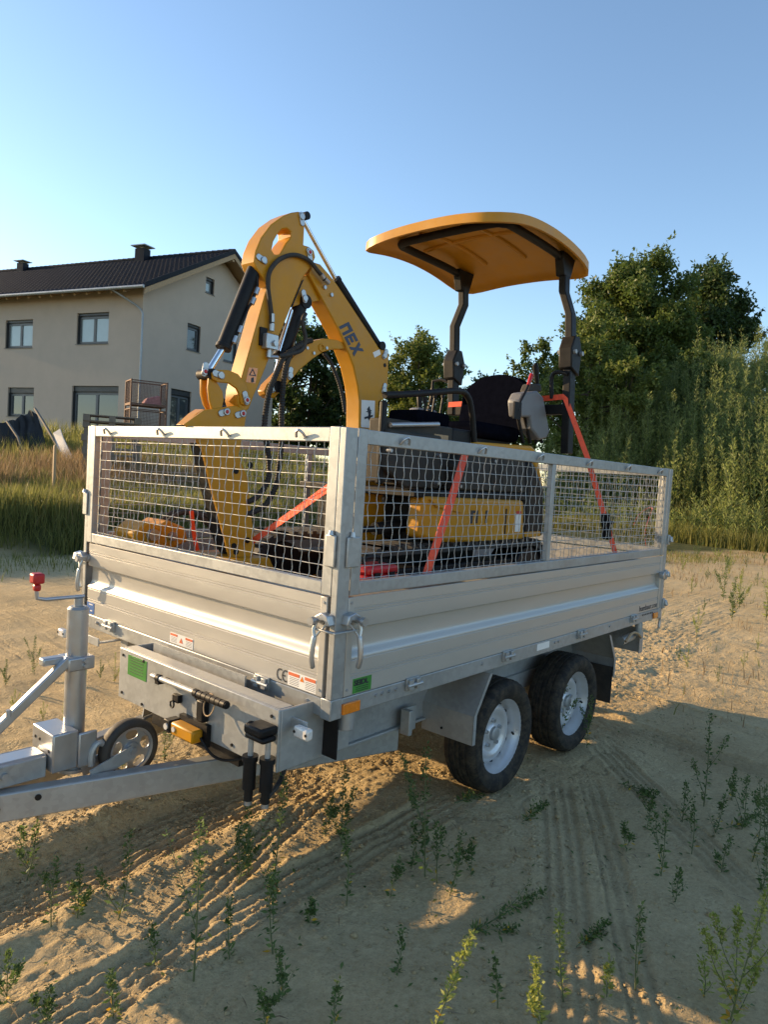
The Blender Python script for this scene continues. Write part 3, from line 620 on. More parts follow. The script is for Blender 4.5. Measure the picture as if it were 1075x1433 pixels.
P('remote_bracket', MB().box(-0.17, hx0-0.001, yB-0.02, yA-0.03, q1[2]-0.02, q0[2]+0.02), 'black', rm)
P('remote_cable', MB().tube(smooth_path([(-0.18, yB, q1[2]+0.015), (-0.17, yB-0.05, q1[2]-0.03), (-0.14, yB-0.09, q1[2]-0.05), (-0.10, yB-0.15, q1[2]-0.035), (-0.06, yB-0.2, q1[2])]), 0.005, 6), 'black', rm)
# front position lamps on folded arms
for ya, yb, nm in ((0.40, 0.015, 'near'), (1.42, 1.735, 'far')):
    sgn = 1 if yb > ya else -1
    a = P('lamp_arm', MB().box(-0.092, -0.086, min(ya, yb), max(ya, yb), 0.618, 0.655).box(-0.0855, 0.03, min(ya, ya+sgn*0.03), max(ya, ya+sgn*0.03), 0.630, 0.636), 'galv', bevel=0.002)
    P('position_lamp', MB().box(-0.122, -0.0925, yb-0.035, yb+0.035, 0.604, 0.644), 'clear', a, bevel=0.008)
    for d in (-0.027, 0.027): P('lamp_screw', MB().cyl((-0.1215, yb+d, 0.625), (-0.124, yb+d, 0.625), 0.005, n=8), 'black', a)
# --- chassis, drawbar
for y in (0.315, 1.465): P('chassis_beam', MB().box(0.06, 3.0, y-0.03, y+0.03, 0.37, 0.628).box(0.06, 3.0, y-0.05, y-0.0305, 0.37, 0.382), 'galv_dark', bevel=0.003)
P('chassis_gusset', MB().box(0.10, 0.26, 0.20, 0.212, 0.47, 0.635), 'galv', bevel=0.003)
P('mud_shield', MB().box(0.06, 0.066, 0.02, 0.088, 0.485, 0.632), 'black')
P('tie_down_cup', MB().cyl((0.13, 0.05, 0.575), (0.13, 0.05, 0.642), 0.034, n=20), 'galv_dark', bevel=0.003)
for sg_ in (1, -1):
    yA_ = 0.89-sg_*0.0; p0 = V(-0.92, 0.89-sg_*0.0, 0.285); p1 = V(0.80, 0.89-sg_*0.54, 0.285)
    P('drawbar_beam', MB().bar(p0, p1, 0.055, 0.100), 'galv', bevel=0.006)
    for x, z in ((-0.74, 0.285), (-0.62, 0.305), (0.05, 0.30)):
        f = (x-p0[0])/(p1[0]-p0[0]); yy = p0[1]+(p1[1]-p0[1])*f
        nn = nrm((-(p1[1]-p0[1]), p1[0]-p0[0], 0))*(-sg_)
        c = V(x, yy, z)+nn*0.0275; P('drawbar_bolt', MB().cyl(c-nn*0.003, c+nn*0.004, 0.011, n=10), 'black' if x < -0.1 else 'galv_dark')
P('sun_block_plate', MB().hexa([(0.0, 1.170, 0.337), (0.20, 1.234, 0.337), (0.20, 1.240, 0.337), (0.0, 1.176, 0.337)], [(0.05, 1.186, 0.60), (0.20, 1.234, 0.62), (0.20, 1.240, 0.62), (0.05, 1.192, 0.60)]), 'galv_dark')  # added plate that blocks sun and trims the lit patch on the sand
P('drawbar_clamp', MB().bar((0.02, 0.60, 0.339), (0.17, 0.553, 0.339), 0.09, 0.007), 'galv')
P('drawbar_mount', MB().box(0.30, 0.62, 0.40, 0.412, 0.30, 0.44), 'galv_dark'); P('drawbar_mount', MB().box(0.30, 0.62, 1.368, 1.38, 0.30, 0.44), 'galv_dark')
P('support_bracket', MB().box(0.70, 0.725, 0.20, 0.25, 0.36, 0.47).box(0.725, 0.80, 0.24, 0.25, 0.36, 0.47), 'galv', bevel=0.003)
# plug parking holder: two stacked black sockets on steel tubes
c = onY(365, 1040, 0.20); c = V(-0.195, 0.135, 0.46); ZS = 0.075
pk = P('socket_holder', MB().box(c[0]-0.036, c[0]+0.04, c[1]-0.052, c[1]+0.038, 0.535+ZS, 0.566+ZS).box(c[0]-0.028, c[0]+0.032, c[1]-0.056, c[1]+0.042, 0.515+ZS, 0.5345+ZS).cyl((c[0]-0.01, c[1]+0.02, 0.56+ZS), (c[0]-0.01, c[1]+0.045, 0.54+ZS), 0.018, n=12), 'black', bevel=0.008)
for dx, dy in ((-0.014, 0.020), (0.014, -0.034)):
    P('socket_tube', MB().cyl((c[0]+dx, c[1]+dy, 0.44+ZS), (c[0]+dx, c[1]+dy, 0.520+ZS), 0.0095, n=12), 'galv', pk)
    P('socket_plug', MB().cyl((c[0]+dx, c[1]+dy, 0.345+ZS), (c[0]+dx, c[1]+dy, 0.44+ZS), 0.022, n=14).cyl((c[0]+dx, c[1]+dy, 0.44+ZS), (c[0]+dx, c[1]+dy, 0.458+ZS), 0.027, n=14).cyl((c[0]+dx, c[1]+dy, 0.305+ZS), (c[0]+dx, c[1]+dy, 0.346+ZS), 0.015, n=12), 'black', pk)
    P('plug_tip', MB().cyl((c[0]+dx, c[1]+dy, 0.29+ZS), (c[0]+dx, c[1]+dy, 0.3055+ZS), 0.013, n=12), 'zinc', pk)
P('brake_hose', MB().tube(smooth_path([(c[0]+0.012, c[1]-0.02, 0.385), (c[0]+0.06, c[1]+0.02, 0.36), (c[0]+0.16, c[1]+0.06, 0.38), (0.1, 0.3, 0.42)]), 0.009, 8), 'rubber', pk)
# --- jockey wheel with crank, folded up
jt = onY(105, 852, 0.89); jb = onY(105, 1085, 0.89); jx, jy = (jt[0]+jb[0])/2, 0.89
jk = P('jockey_leg', MB().cyl((jx, jy, 0.325), (jx, jy, jt[2]), 0.0375, n=28), 'zinc')
P('jockey_cap', MB().cyl((jx, jy, jt[2]+0.0005), (jx, jy, jt[2]+0.010), 0.038, 0.030, 24).cyl((jx, jy, jt[2]+0.0105), (jx, jy, jt[2]+0.040), 0.016, n=16), 'galv_dark', jk)
kx = onY(52, 835, 0.89)
P('crank_arm', MB().tube([(jx+0.02, jy, jt[2]+0.045), (kx[0]+0.03, jy+0.0, jt[2]+0.045), (kx[0], jy, jt[2]+0.052), (kx[0]-0.004, jy, jt[2]+0.085)], 0.0075, 10), 'zinc', jk)
P('crank_knob', MB().box(kx[0]-0.022, kx[0]+0.018, jy-0.022, jy+0.022, jt[2]+0.105, jt[2]+0.143).box(kx[0]-0.014, kx[0]+0.010, jy-0.014, jy+0.014, jt[2]+0.078, jt[2]+0.1045), 'red', jk, bevel=0.008)
zc = onY(105, 925, 0.89)[2]
P('jockey_clamp', MB().box(jx-0.052, jx+0.048, jy-0.050, jy+0.045, zc-0.025, zc+0.025).box(jx-0.13, jx-0.0525, jy-0.02, jy+0.02, zc+0.002, zc+0.030), 'zinc', jk, bevel=0.006)
for dz in (-0.008, 0.010): P('clamp_bolt', MB().cyl((jx+0.01, jy-0.049, zc+dz), (jx+0.01, jy-0.062, zc+dz), 0.009, n=8), 'zinc', jk)
sA = onY(97, 922, 0.86); sB = onY(-60, 1075, 0.89)
P('drawbar_strut', MB().bar(sA, sB, 0.030, 0.034), 'zinc', bevel=0.005)
sb2 = onY(12, 1003, 0.84); P('strut_bolt', MB().cyl(sb2, sb2+V(0, 0, 0.025), 0.009, n=10), 'galv_dark')
P('jockey_housing', MB().box(jx-0.115, jx-0.022, jy-0.085, jy+0.085, 0.355, 0.495).box(jx-0.021, jx+0.05, jy-0.086, jy-0.074, 0.35, 0.48).box(jx-0.021, jx+0.05, jy+0.074, jy+0.086, 0.35, 0.48), 'zinc', jk, bevel=0.016)
for dy, dz in ((0.055, 0.455), (0.02, 0.455), (-0.055, 0.43)): P('housing_hole', MB().cyl((jx-0.1145, jy+dy, dz), (jx-0.117, jy+dy, dz), 0.006, n=10), 'black', jk)
P('jockey_foot', MB().cyl((jx, jy, 0.318), (jx, jy, 0.330), 0.055, n=24), 'galv', jk)
wc = onY(180, 1047, 0.80)
jw = P('jockey_wheel', MB().lathe([(0.088, -0.026), (0.100, -0.030), (0.112, -0.024), (0.117, -0.010), (0.117, 0.010), (0.112, 0.024), (0.100, 0.030), (0.088, 0.026)], wc, (0, 1, 0), 40, True), 'rubber', smooth=50)
outer = [wc+V(0.089*math.cos(a), -0.018, 0.089*math.sin(a)) for a in np.linspace(0, 2*math.pi, 40, endpoint=False)]
holes = [[wc+V(0.060*math.cos(b)+0.019*math.cos(b)*math.cos(a)-0.026*math.sin(b)*math.sin(a), -0.018, 0.060*math.sin(b)+0.019*math.sin(b)*math.cos(a)+0.026*math.cos(b)*math.sin(a)) for a in np.linspace(0, 2*math.pi, 14, endpoint=False)] for b in [0.3+k*2*math.pi/5 for k in range(5)]]
P('wheel_disc', MB().plate(outer, holes, (0, 0.004, 0)).lathe([(0.076, -0.0181), (0.079, -0.024), (0.088, -0.026), (0.090, -0.022)], wc, (0, 1, 0), 40).lathe([(0.034, -0.018), (0.030, -0.028), (0.016, -0.030), (0.014, -0.042), (0.001, -0.042)], wc, (0, 1, 0), 24), 'zinc', jw, smooth=40)
P('wheel_fork', MB().bar(wc+V(0, -0.036, 0), (jx+0.01, wc[1]-0.036, 0.325), 0.006, 0.05).bar(wc+V(0, 0.036, 0), (jx+0.01, wc[1]+0.036, 0.325), 0.006, 0.05), 'galv', jw)
P('wheel_guard', MB().tube([(jx+0.055+0.03*math.cos(a), wc[1], 0.375+0.055*math.sin(a)) for a in np.linspace(1.0, 3.6, 8)], 0.012, 8), 'galv', jw)
# coupling head
P('coupling_tube', MB().bar((-1.75, 0.89, 0.40), (jx-0.116, 0.89, 0.385), 0.10, 0.075), 'zinc', bevel=0.012)
P('coupling_plate', MB().bar((-1.05, 0.832, 0.385), (jx-0.125, 0.832, 0.380), 0.008, 0.075).bar((-1.05, 0.948, 0.385), (jx-0.125, 0.948, 0.380), 0.008, 0.075), 'galv', bevel=0.003)
for x in (-0.98, -0.72): P('coupling_bolt', MB().cyl((x, 0.829, 0.385), (x, 0.815, 0.385), 0.013, n=6), 'galv_dark')
P('coupling_bolt', MB().cyl((-0.80, 0.88, 0.422), (-0.80, 0.88, 0.438), 0.014, n=6), 'galv_dark')
P('coupling_head', MB().box(-1.98, -1.745, 0.84, 0.94, 0.35, 0.45), 'black', bevel=0.02)
# --- wheels
def tyre_mesh():
    n = 90; prof = [(.178, -.070), (.187, -.082), (.205, -.091), (.228, -.095), (.250, -.091), (.262, -.082), (.2695, -.070), (.272, -.058), (.272, -.050), (.2655, -.048), (.2655, -.042), (.2725, -.040), (.273, -.018), (.2665, -.016), (.2665, -.009), (.273, -.007), (.273, .007), (.2665, .009), (.2665, .016), (.273, .018), (.2725, .040), (.2655, .042), (.2655, .048), (.272, .050), (.272, .058), (.2695, .070), (.262, .082), (.250, .091), (.228, .095), (.205, .091), (.187, .082), (.178, .070)]
    mb = MB().lathe(prof, (0, 0, 0), (0, 1, 0), n)
    for i, (r, h) in enumerate(prof):
        if 5 <= i <= 26 and r > 0.2675 or i in (5, 26):
            for k in range(n):
                if (k+(i//4)) % 2 == 0:
                    v = mb.v[i*n+k]; s = 1-0.0028/r if i not in (5, 6, 7, 24, 25, 26) else 1-0.0045/r; mb.v[i*n+k] = (v[0]*s, v[1], v[2]*s)
    return mb
TY = tyre_mesh()
RIMP = [(.156, .05), (.158, -.025), (.168, -.046), (.176, -.058), (.178, -.070), (.1865, -.077), (.1905, -.081), (.1895, -.073), (.180, -.064)]
def wheel(x, y, flip):
    s = -1 if flip else 1
    mv = lambda mb: MB().add([(x+a, y+s*b, 0.270+c) for a, b, c in mb.v], mb.f)
    w = P('wheel', mv(TY), 'tyre', smooth=30)
    P('rim', mv(MB().lathe(RIMP, (0,0,0), (0,1,0), 48)), 'rim', w, smooth=40)
    disc = [(.157, .004), (.150, .000), (.143, -.010), (.133, -.022), (.118, -.027), (.104, -.024), (.093, -.015), (.082, -.011), (.048, -.011), (.040, -.020), (.034, -.022)]
    P('wheel_disc', mv(MB().lathe(disc, (0,0,0), (0,1,0), 48)), 'rim', w, smooth=45)
    P('hub_cap', mv(MB().lathe([(.034, -.020), (.033, -.036), (.026, -.040), (.001, -.040)], (0,0,0), (0,1,0), 24)), 'galv_dark', w)
    for k in range(5):
        a = 0.3+k*2*math.pi/5; c = V(0.062*math.cos(a), 0, 0.062*math.sin(a))
        P('wheel_bolt', mv(MB().cyl(c+V(0, -.010, 0), c+V(0, -.028, 0), 0.0115, 0.009, 8)), 'zinc', w)
    for k in range(12):
        a = 0.1+k*2*math.pi/12; mb = MB(); d = V(math.cos(a), 0, math.sin(a)); t = V(-math.sin(a), 0, math.cos(a))
        ring = [d*(0.1425+0.0055*math.cos(q))+t*0.0115*math.sin(q)+V(0, -.0120-0.010*(0.0-math.cos(q)*-0.55), 0) for q in np.linspace(0, 2*math.pi, 12, endpoint=False)]
        P('rim_vent_shade', mv(mb.prism(ring, (0, 0.006, 0))), 'ink', w)  # solid dark ovals painted for the shade inside open vent slots
    P('valve', mv(MB().cyl((0.158, -.035, -.03), (0.134, -.056, -.026), 0.0055, n=8)), 'black', w)
for wx in (1.25, 2.02):
    wheel(wx, 0.128, False); wheel(wx, TW-0.128, True)
    P('axle', MB().cyl((wx, 0.2, 0.27), (wx, TW-0.2, 0.27), 0.035, n=12).box(wx-0.03, wx+0.16, 0.26, 0.31, 0.24, 0.34).box(wx-0.03, wx+0.16, TW-0.31, TW-0.26, 0.24, 0.34), 'galv_dark')
# mudguards: angular plates round the wheel pair
def mudguard(yo, yi):
    y0, y1 = min(yo, yi), max(yo, yi); t = 0.004
    a = [(0.905, 0.325), (0.905, 0.455), (1.015, 0.628)]; b = [(2.33, 0.628), (2.43, 0.47), (2.43, 0.36)]
    def strip(pl, ya, yb, dx):
        mb = MB()
        # one bent sheet: shared cross-sections
        vs_ = []; fs_ = []
        for (xa, za) in pl: vs_ += [(xa, ya, za), (xa+dx, ya, za), (xa+dx, yb, za), (xa, yb, za)]
        n = len(pl); fs_ += [(3, 2, 1, 0), tuple(4*(n-1)+k for k in range(4))]
        for i in range(n-1):
            for k in range(4): fs_.append((4*i+k, 4*i+(k+1) % 4, 4*i+4+(k+1) % 4, 4*i+4+k))
        return mb.add(vs_, fs_)
    m_ = P('mudguard', strip(a, y0, y1, t), 'galv'); m2 = P('mudguard', strip(b, y0, y1, t), 'galv')
    P('mudguard_edge', strip(a, yo-0.002, yo+0.002, 0.022), 'galv', m_); P('mudguard_edge', strip(b, yo-0.002, yo+0.002, -0.022), 'galv', m2)
    P('mud_flap', MB().box(2.415, 2.423, y0+0.01, y1-0.02, 0.20, 0.42), 'rubber', m_)
    P('inner_guard', MB().box(1.0, 2.4, (y1 if yo < yi else y0)-0.003, (y1 if yo < yi else y0)+0.003, 0.42, 0.63), 'galv_dark', m_)
mudguard(0.004, 0.285); mudguard(TW-0.004, TW-0.285)
P('mudguard_screw', MB().cyl((0.904, 0.17, 0.36), (0.900, 0.17, 0.36), 0.006, n=8), 'black')
# rear lamp plate and buffer
P('rear_lamp_plate', MB().prism([(2.86, 0.03, 0.44), (2.86, 0.03, 0.60), (2.90, 0.03, 0.63), (2.90, 0.50, 0.63), (2.86, 0.50, 0.60), (2.86, 0.50, 0.44)][0:1]+[(2.86, 0.50, 0.44), (2.86, 0.50, 0.60), (2.86, 0.03, 0.60)], (0.006, 0, 0)), 'galv_dark')
P('rear_lamp_side', MB().prism([(2.845, 0.028, 0.435), (2.90, 0.028, 0.435), (2.90, 0.028, 0.56), (2.83, 0.028, 0.64), (2.80, 0.028, 0.64), (2.845, 0.028, 0.55)], (0, -0.006, 0)), 'galv')
P('rear_cylinder', MB().cyl((2.62, 0.06, 0.54), (2.80, 0.06, 0.55), 0.028, n=14), 'galv'); P('rear_pipe', MB().cyl((2.80, 0.02, 0.56), (2.80, 0.02, 0.645), 0.024, n=14), 'galv')
P('rear_hose', MB().tube(smooth_path([(2.55, 0.0, 0.56), (2.63, -0.005, 0.60), (2.72, -0.005, 0.59), (2.80, 0.0, 0.55)]), 0.008, 8), 'wood')
for x0, x1 in ((1.0, 2.3),): P('axle_spring_plate', MB().box(x0, x1, 0.262, 0.284, 0.35, 0.44), 'galv_dark')

# ================================================================== MINI EXCAVATOR (on the trailer)
FLZ = 0.738
exc = thing('mini_excavator', 'yellow mini excavator with black seat and yellow canopy, folded boom, on the trailer', 'excavator', (1.45, 0.82, FLZ))
def E(name, mb, m, parent=None, **k): return obj(name, mb, M[m], parent or exc, **k)
YN = 0.945
def pl2(pts, y): return [onY(*c2(*p), y) for p in pts]
def plp(pts, y): return [onY(*p, y) for p in pts]
# boom
BOOM = [(628, 372), (640, 330), (656, 318), (680, 326), (720, 372), (756, 418), (800, 484), (905, 642), (950, 712), (985, 714), (992, 735), (990, 800), (986, 910), (975, 935), (946, 953)]
boom_pts = pl2(BOOM, YN)+plp([(530, 602), (529, 655), (538, 680), (549, 697), (546, 720), (538, 748), (515, 760), (492, 752), (488, 700), (497, 650), (503, 602)], YN)+pl2([(858, 950), (850, 880), (830, 790), (792, 690), (760, 620), (725, 555), (690, 490)], YN)
boom = E('boom', MB().prism(boom_pts, (0, 0.10, 0)), 'yellow', bevel=0.006)
boomtip = E('boom_tip', MB().prism(pl2([(627, 374), (598, 382), (560, 470), (556, 520), (600, 505), (640, 500), (689, 491)], YN+0.02), (0, 0.06, 0)), 'yellow', boom, bevel=0.004)
# swing post under the boom foot
f0 = onY(515, 745, YN); sw = E('swing_post', MB().box(f0[0]-0.06, f0[0]+0.20, YN-0.035, YN+0.165, 0.98, 1.22), 'yellow', bevel=0.02)
E('swing_lug', MB().box(f0[0]+0.05, f0[0]+0.13, YN-0.075, YN+0.205, 1.02, 1.08).box(f0[0]+0.04, f0[0]+0.16, YN-0.095, YN+0.225, 1.24, 1.30), 'yellow', sw, bevel=0.012)
lb = E('boom_foot_bracket', MB().prism(plp([(503, 688), (530, 690), (546, 688), (552, 700), (549, 712), (537, 728), (541, 742), (549, 756), (544, 768), (500, 770)], YN-0.13), (0, 0.10, 0)), 'yellow', sw, bevel=0.006)
cpin = onY(538, 698, YN-0.13); E('foot_pin', MB().cyl(cpin+V(0, 0.002, 0), cpin+V(0, -0.014, 0), 0.024, n=18), 'zinc', sw, bevel=0.003)
# stick
STICK = [(580, 86), (598, 92), (609, 112), (607, 160), (603, 238), (628, 246), (650, 264), (657, 295), (640, 335), (612, 372), (597, 392), (548, 515), (524, 575), (440, 770), (402, 866), (374, 930), (354, 985), (332, 1000), (312, 985), (302, 950), (306, 900), (322, 838), (372, 662), (428, 462), (438, 432), (420, 388), (388, 346), (377, 315), (385, 265), (410, 205), (455, 145), (510, 106), (550, 90)]
SLOT = [(458, 262), (465, 225), (484, 190), (505, 166), (528, 163), (546, 178), (545, 205), (522, 232), (508, 258), (492, 283), (470, 281)]
stick = E('stick', MB().plate(pl2(STICK, YN-0.012), [pl2(SLOT, YN-0.012)], (0, 0.095, 0)), 'yellow', bevel=0.005)
E('stick_stiffener', MB().prism(pl2([(596, 400), (603, 396), (552, 520), (545, 522)], YN-0.014), (0, 0.004, 0)), 'black', stick)
# bucket link
E('bucket_link', MB().prism(pl2([(186, 820), (205, 806), (262, 808), (305, 826), (338, 868), (358, 930), (356, 960), (338, 972), (320, 962), (314, 925), (298, 893), (262, 868), (212, 864), (188, 848)], YN-0.024), (0, 0.014, 0)), 'yellow', bevel=0.004)
for yy, dx in ((YN-0.010, 0), (YN+0.075, 0)):
    E('bucket_link', MB().prism(pl2([(172, 842), (196, 850), (214, 872), (234, 905), (240, 945), (230, 985), (205, 998), (186, 990), (174, 945), (168, 890)], yy), (0, 0.014, 0)), 'yellow', bevel=0.004)
E('bucket_link', MB().prism(pl2([(137, 846), (166, 846), (161, 890), (166, 945), (184, 990), (170, 1000), (150, 965), (137, 915)], YN+0.05), (0, 0.016, 0)), 'yellow', bevel=0.004)
# bucket, hanging behind the front gate
BK = [(286, 574), (330, 568), (346, 575), (342, 600), (334, 637), (346, 666), (352, 721), (357, 765), (353, 780), (336, 787), (322, 782), (316, 757), (294, 674), (284, 630), (262, 597), (258, 594)]
bk = E('bucket', MB().prism(plp(BK, YN-0.022), (0, 0.016, 0)), 'yellow', bevel=0.003)
E('bucket_cheek', MB().prism(plp(BK, YN+0.115), (0, 0.016, 0)), 'yellow', bk, bevel=0.003)
E('bucket_gap_infill', MB().prism(plp([(288, 620), (300, 674), (320, 757), (330, 778), (345, 778), (350, 765), (346, 721), (335, 640)], YN-0.005), (0, 0.119, 0)), 'black', bk)  # black infill painted for the shade in the gap between the plates
bz = onY(335, 787, YN); bz[0] = max(bz[0], 0.26)
E('bucket_shovel', MB().prism([(bz[0]-0.10, YN-0.095, bz[2]+0.03), (bz[0]+0.10, YN-0.095, bz[2]+0.03), (bz[0]+0.20, YN-0.095, 0.90), (bz[0]+0.14, YN-0.095, 0.78), (bz[0]-0.02, YN-0.095, FLZ+0.004), (bz[0]-0.14, YN-0.095, FLZ+0.02), (bz[0]-0.16, YN-0.095, 0.86)], (0, 0.34, 0)), 'yellow', bk, bevel=0.01)
for u, v in ((350-0, 651), (330, 659), (330, 772), (346, 756), (327, 764)): c = onY(u, v, YN-0.022); E('bucket_bolt', MB().cyl(c+V(0, 0.002, 0), c+V(0, -0.004, 0), 0.014, n=12), 'black', bk)
E('bucket_brace', MB().prism(pl2([(60, 1058), (118, 1005), (150, 985), (190, 1000), (120, 1060)], YN+0.03), (0, 0.07, 0)), 'yellow', bk, bevel=0.004)
# cylinders
def ram(a, b, c, rb, rr, y, m='black'):
    A, B, C_ = onY(*c2(*a), y), onY(*c2(*b), y), onY(*c2(*c), y)
    o = E('cylinder', MB().cyl(A, B, rb, n=22).cyl(B-(B-A)*0.02, B+(B-A)*0.025, rb*1.12, n=22), m, bevel=0.002)
    E('piston_rod', MB().cyl(B, C_, rr, n=16), 'steelbar', o)
    E('cylinder_eye', MB().cyl(A+V(0, -0.04, 0), A+V(0, 0.04, 0), rb*0.95, n=18), m, o); E('cylinder_eye', MB().cyl(C_+V(0, -0.045, 0), C_+V(0, 0.045, 0), rr*1.8, n=16), m, o); return o
ram((384, 335), (238, 702), (160, 828), 0.032, 0.0135, YN+0.030)
ram((940, 700), (752, 402), (592, 112), 0.025, 0.0105, YN+0.035)
ram((592, 500), (500, 745), (462, 885), 0.035, 0.015, YN+0.045)
E('cylinder_pipe', MB().cyl(onY(*c2(548, 535), YN+0.02), onY(*c2(492, 722), YN+0.02), 0.008, n=10), 'steelbar')
E('cylinder_pipe', MB().tube([onY(*c2(*p), YN) for p in ((390, 380), (392, 420), (368, 500), (352, 520), (300, 640), (285, 680))], 0.007, 8), 'black')
for p in ((395, 435), (378, 480), (320, 610), (296, 655)): c = onY(*c2(*p), YN-0.004); E('pipe_fitting', MB().cyl(c, c+V(-0.012, 0, -0.030), 0.011, n=8), 'zinc')
# curved bracket between boom and cylinder
BR = [(424, 902), (438, 872), (480, 830), (560, 742), (606, 698), (650, 674), (700, 664), (756, 670), (795, 688), (806, 712), (735, 714), (692, 726), (645, 757), (612, 785), (585, 806), (560, 838), (540, 855), (515, 892), (494, 908), (472, 934), (446, 936), (428, 922)]
br = E('boom_bracket', MB().prism(pl2(BR, YN+0.015), (0, 0.05, 0)), 'yellow', bevel=0.004)
c = onY(*c2(683, 706), YN+0.015); E('bracket_ring', MB().lathe([(0.012, -0.003), (0.014, -0.006), (0.019, -0.006), (0.021, -0.001)], c, (0, 1, 0), 22), 'yellow', br)
for p in ((618, 708), (648, 731), (706, 708)): c = onY(*c2(*p), YN+0.015); E('bracket_bolt', MB().cyl(c, c+V(0, -0.006, 0), 0.008, n=6), 'zinc', br)
# pins with locking plates
def pin(p, y, ang, red=False, r=0.0185):
    c = onY(*c2(*p), y); a = rad(ang); d = V(math.cos(a), 0, math.sin(a)); n = V(-math.sin(a), 0, math.cos(a)); mb = MB()
    ring = [c+d*(0.024*math.copysign(1, math.cos(q))*(1 if True else 0)+0.016*math.cos(q))*1.0+n*0.018*math.sin(q) for q in np.linspace(0.001, 2*math.pi+0.001, 22, endpoint=False)]
    o = E('pin_plate', mb.prism([c+(q-c)*0.8+d*0.010 for q in ring], (0, -0.005, 0)), 'zinc', bevel=0.002)
    E('pin_head', MB().cyl(c+V(0, -0.006, 0), c+V(0, -0.011, 0), r*0.85, n=18), 'zinc', o, bevel=0.002)
    if red: E('grease_cap', MB().cyl(c+V(0, -0.0112, 0), c+V(0, -0.015, 0), 0.009, 0.006, 12), 'red', o)
yS, yB_ = YN-0.013, YN-0.001
for p, y, a, rd in (((592, 110), yS, -75, 0), ((418, 308), yS, 165, 0), ((626, 272), yS, -70, 1), ((606, 482), YN+0.0, 110, 0), ((970, 742), yB_, 60, 0), ((967, 900), yB_, 75, 0), ((222, 832), YN-0.025, 170, 0), ((340, 945), YN-0.026, 110, 1), ((248, 998), YN-0.024, 200, 1), ((322, 1006), YN-0.024, 200, 1), ((462, 892), YN+0.014, 70, 0), ((538, 832), YN+0.014, 80, 0), ((150, 815), YN+0.0, 80, 1)): pin(p, y, a, rd)
for p in ((696, 432), (727, 466)): c = onY(*c2(*p), yB_); E('boom_bolt', MB().cyl(c+V(0, 0.002, 0), c+V(0, -0.010, 0), 0.010, n=6), 'zinc', boom)
c = onY(*c2(973, 786), yB_); E('boom_hole', MB().cyl(c+V(0, 0.002, 0), c+V(0, -0.0015, 0), 0.011, n=14), 'black', boom)
# hoses
def hose(pts, r, y, m='rubber', ribs=False, name='hose', par=None):
    q = smooth_path([onY(*c2(*p), y if np.isscalar(y) else y[i]) for i, p in enumerate(pts)], 7)
    if ribs:
        q = resample(q, 0.0062); rr = [r*(1.0 if (i % 2) else 0.80) for i in range(len(q))]; return E(name, MB().tube(q, rr, 9), m, par, smooth=None)
    return E(name, MB().tube(q, r, 10), m, par)
hose([(456, 600), (455, 550), (446, 480), (440, 420), (450, 355), (495, 303), (560, 284), (625, 308), (668, 358), (700, 398)], 0.0105, [YN-0.03]*6+[YN-0.028]*4)
for a, b in (((458, 552), (458, 590)), ((458, 596), (456, 630)), ((682, 372), (694, 390)), ((698, 394), (716, 412))): E('hose_fitting', MB().cyl(onY(*c2(*a), YN-0.03), onY(*c2(*b), YN-0.03), 0.0125, n=10), 'zinc')
vb = onY(*c2(448, 682), YN-0.03); E('valve_block', MB().box(vb[0]-0.034, vb[0]+0.036, YN-0.050, YN-0.0135, vb[2]-0.032, vb[2]+0.036), 'zinc', bevel=0.003)
E('valve_bracket', MB().box(vb[0]-0.050, vb[0]-0.010, YN-0.022, YN-0.0125, vb[2]-0.02, vb[2]+0.062), 'black'); E('valve_nut', MB().cyl((vb[0]+0.012, YN-0.05, vb[2]-0.004), (vb[0]+0.012, YN-0.062, vb[2]-0.004), 0.014, n=6), 'zinc')
E('valve_fitting', MB().cyl((vb[0], YN-0.03, vb[2]-0.03), (vb[0]-0.002, YN-0.03, vb[2]-0.068), 0.011, n=10).cyl((vb[0]-0.004, YN-0.03, vb[2]-0.066), (vb[0]+0.05, YN-0.03, vb[2]-0.060), 0.010, n=10), 'zinc')
hose([(490, 745), (545, 735), (595, 715), (612, 670), (603, 620), (598, 580), (612, 550)], 0.0105, YN-0.02)
hose([(600, 690), (555, 715), (510, 755), (475, 830), (448, 900), (432, 980), (424, 1060), (424, 1100)], 0.0145, [YN-0.01]*3+[YN-0.02]*5, ribs=True, name='ribbed_hose')
hose([(640, 672), (590, 690), (545, 735), (520, 800), (510, 880), (504, 960), (502, 1060), (502, 1100)], 0.0145, [YN+0.0]*3+[YN-0.02]*5, ribs=True, name='ribbed_hose')
hose([(694, 732), (725, 772), (750, 830), (770, 890), (785, 960), (790, 1000)], 0.011, YN+0.03, ribs=True, name='ribbed_hose')
def hosep(pts, r, y, name): E(name, MB().tube([p for p in resample(smooth_path([onY(u, v, y) for u, v in pts], 6), 0.0062)], [r*(1.0 if (i % 2) else 0.80) for i in range(len(resample(smooth_path([onY(u, v, y) for u, v in pts], 6), 0.0062)))], 9), 'rubber', smooth=None)
hosep([(371, 608), (377, 650), (374, 675), (360, 695), (345, 703)], 0.0145, YN-0.02, 'ribbed_hose'); hosep([(395, 608), (391, 650), (386, 680), (370, 708), (345, 720)], 0.0145, YN-0.02, 'ribbed_hose')
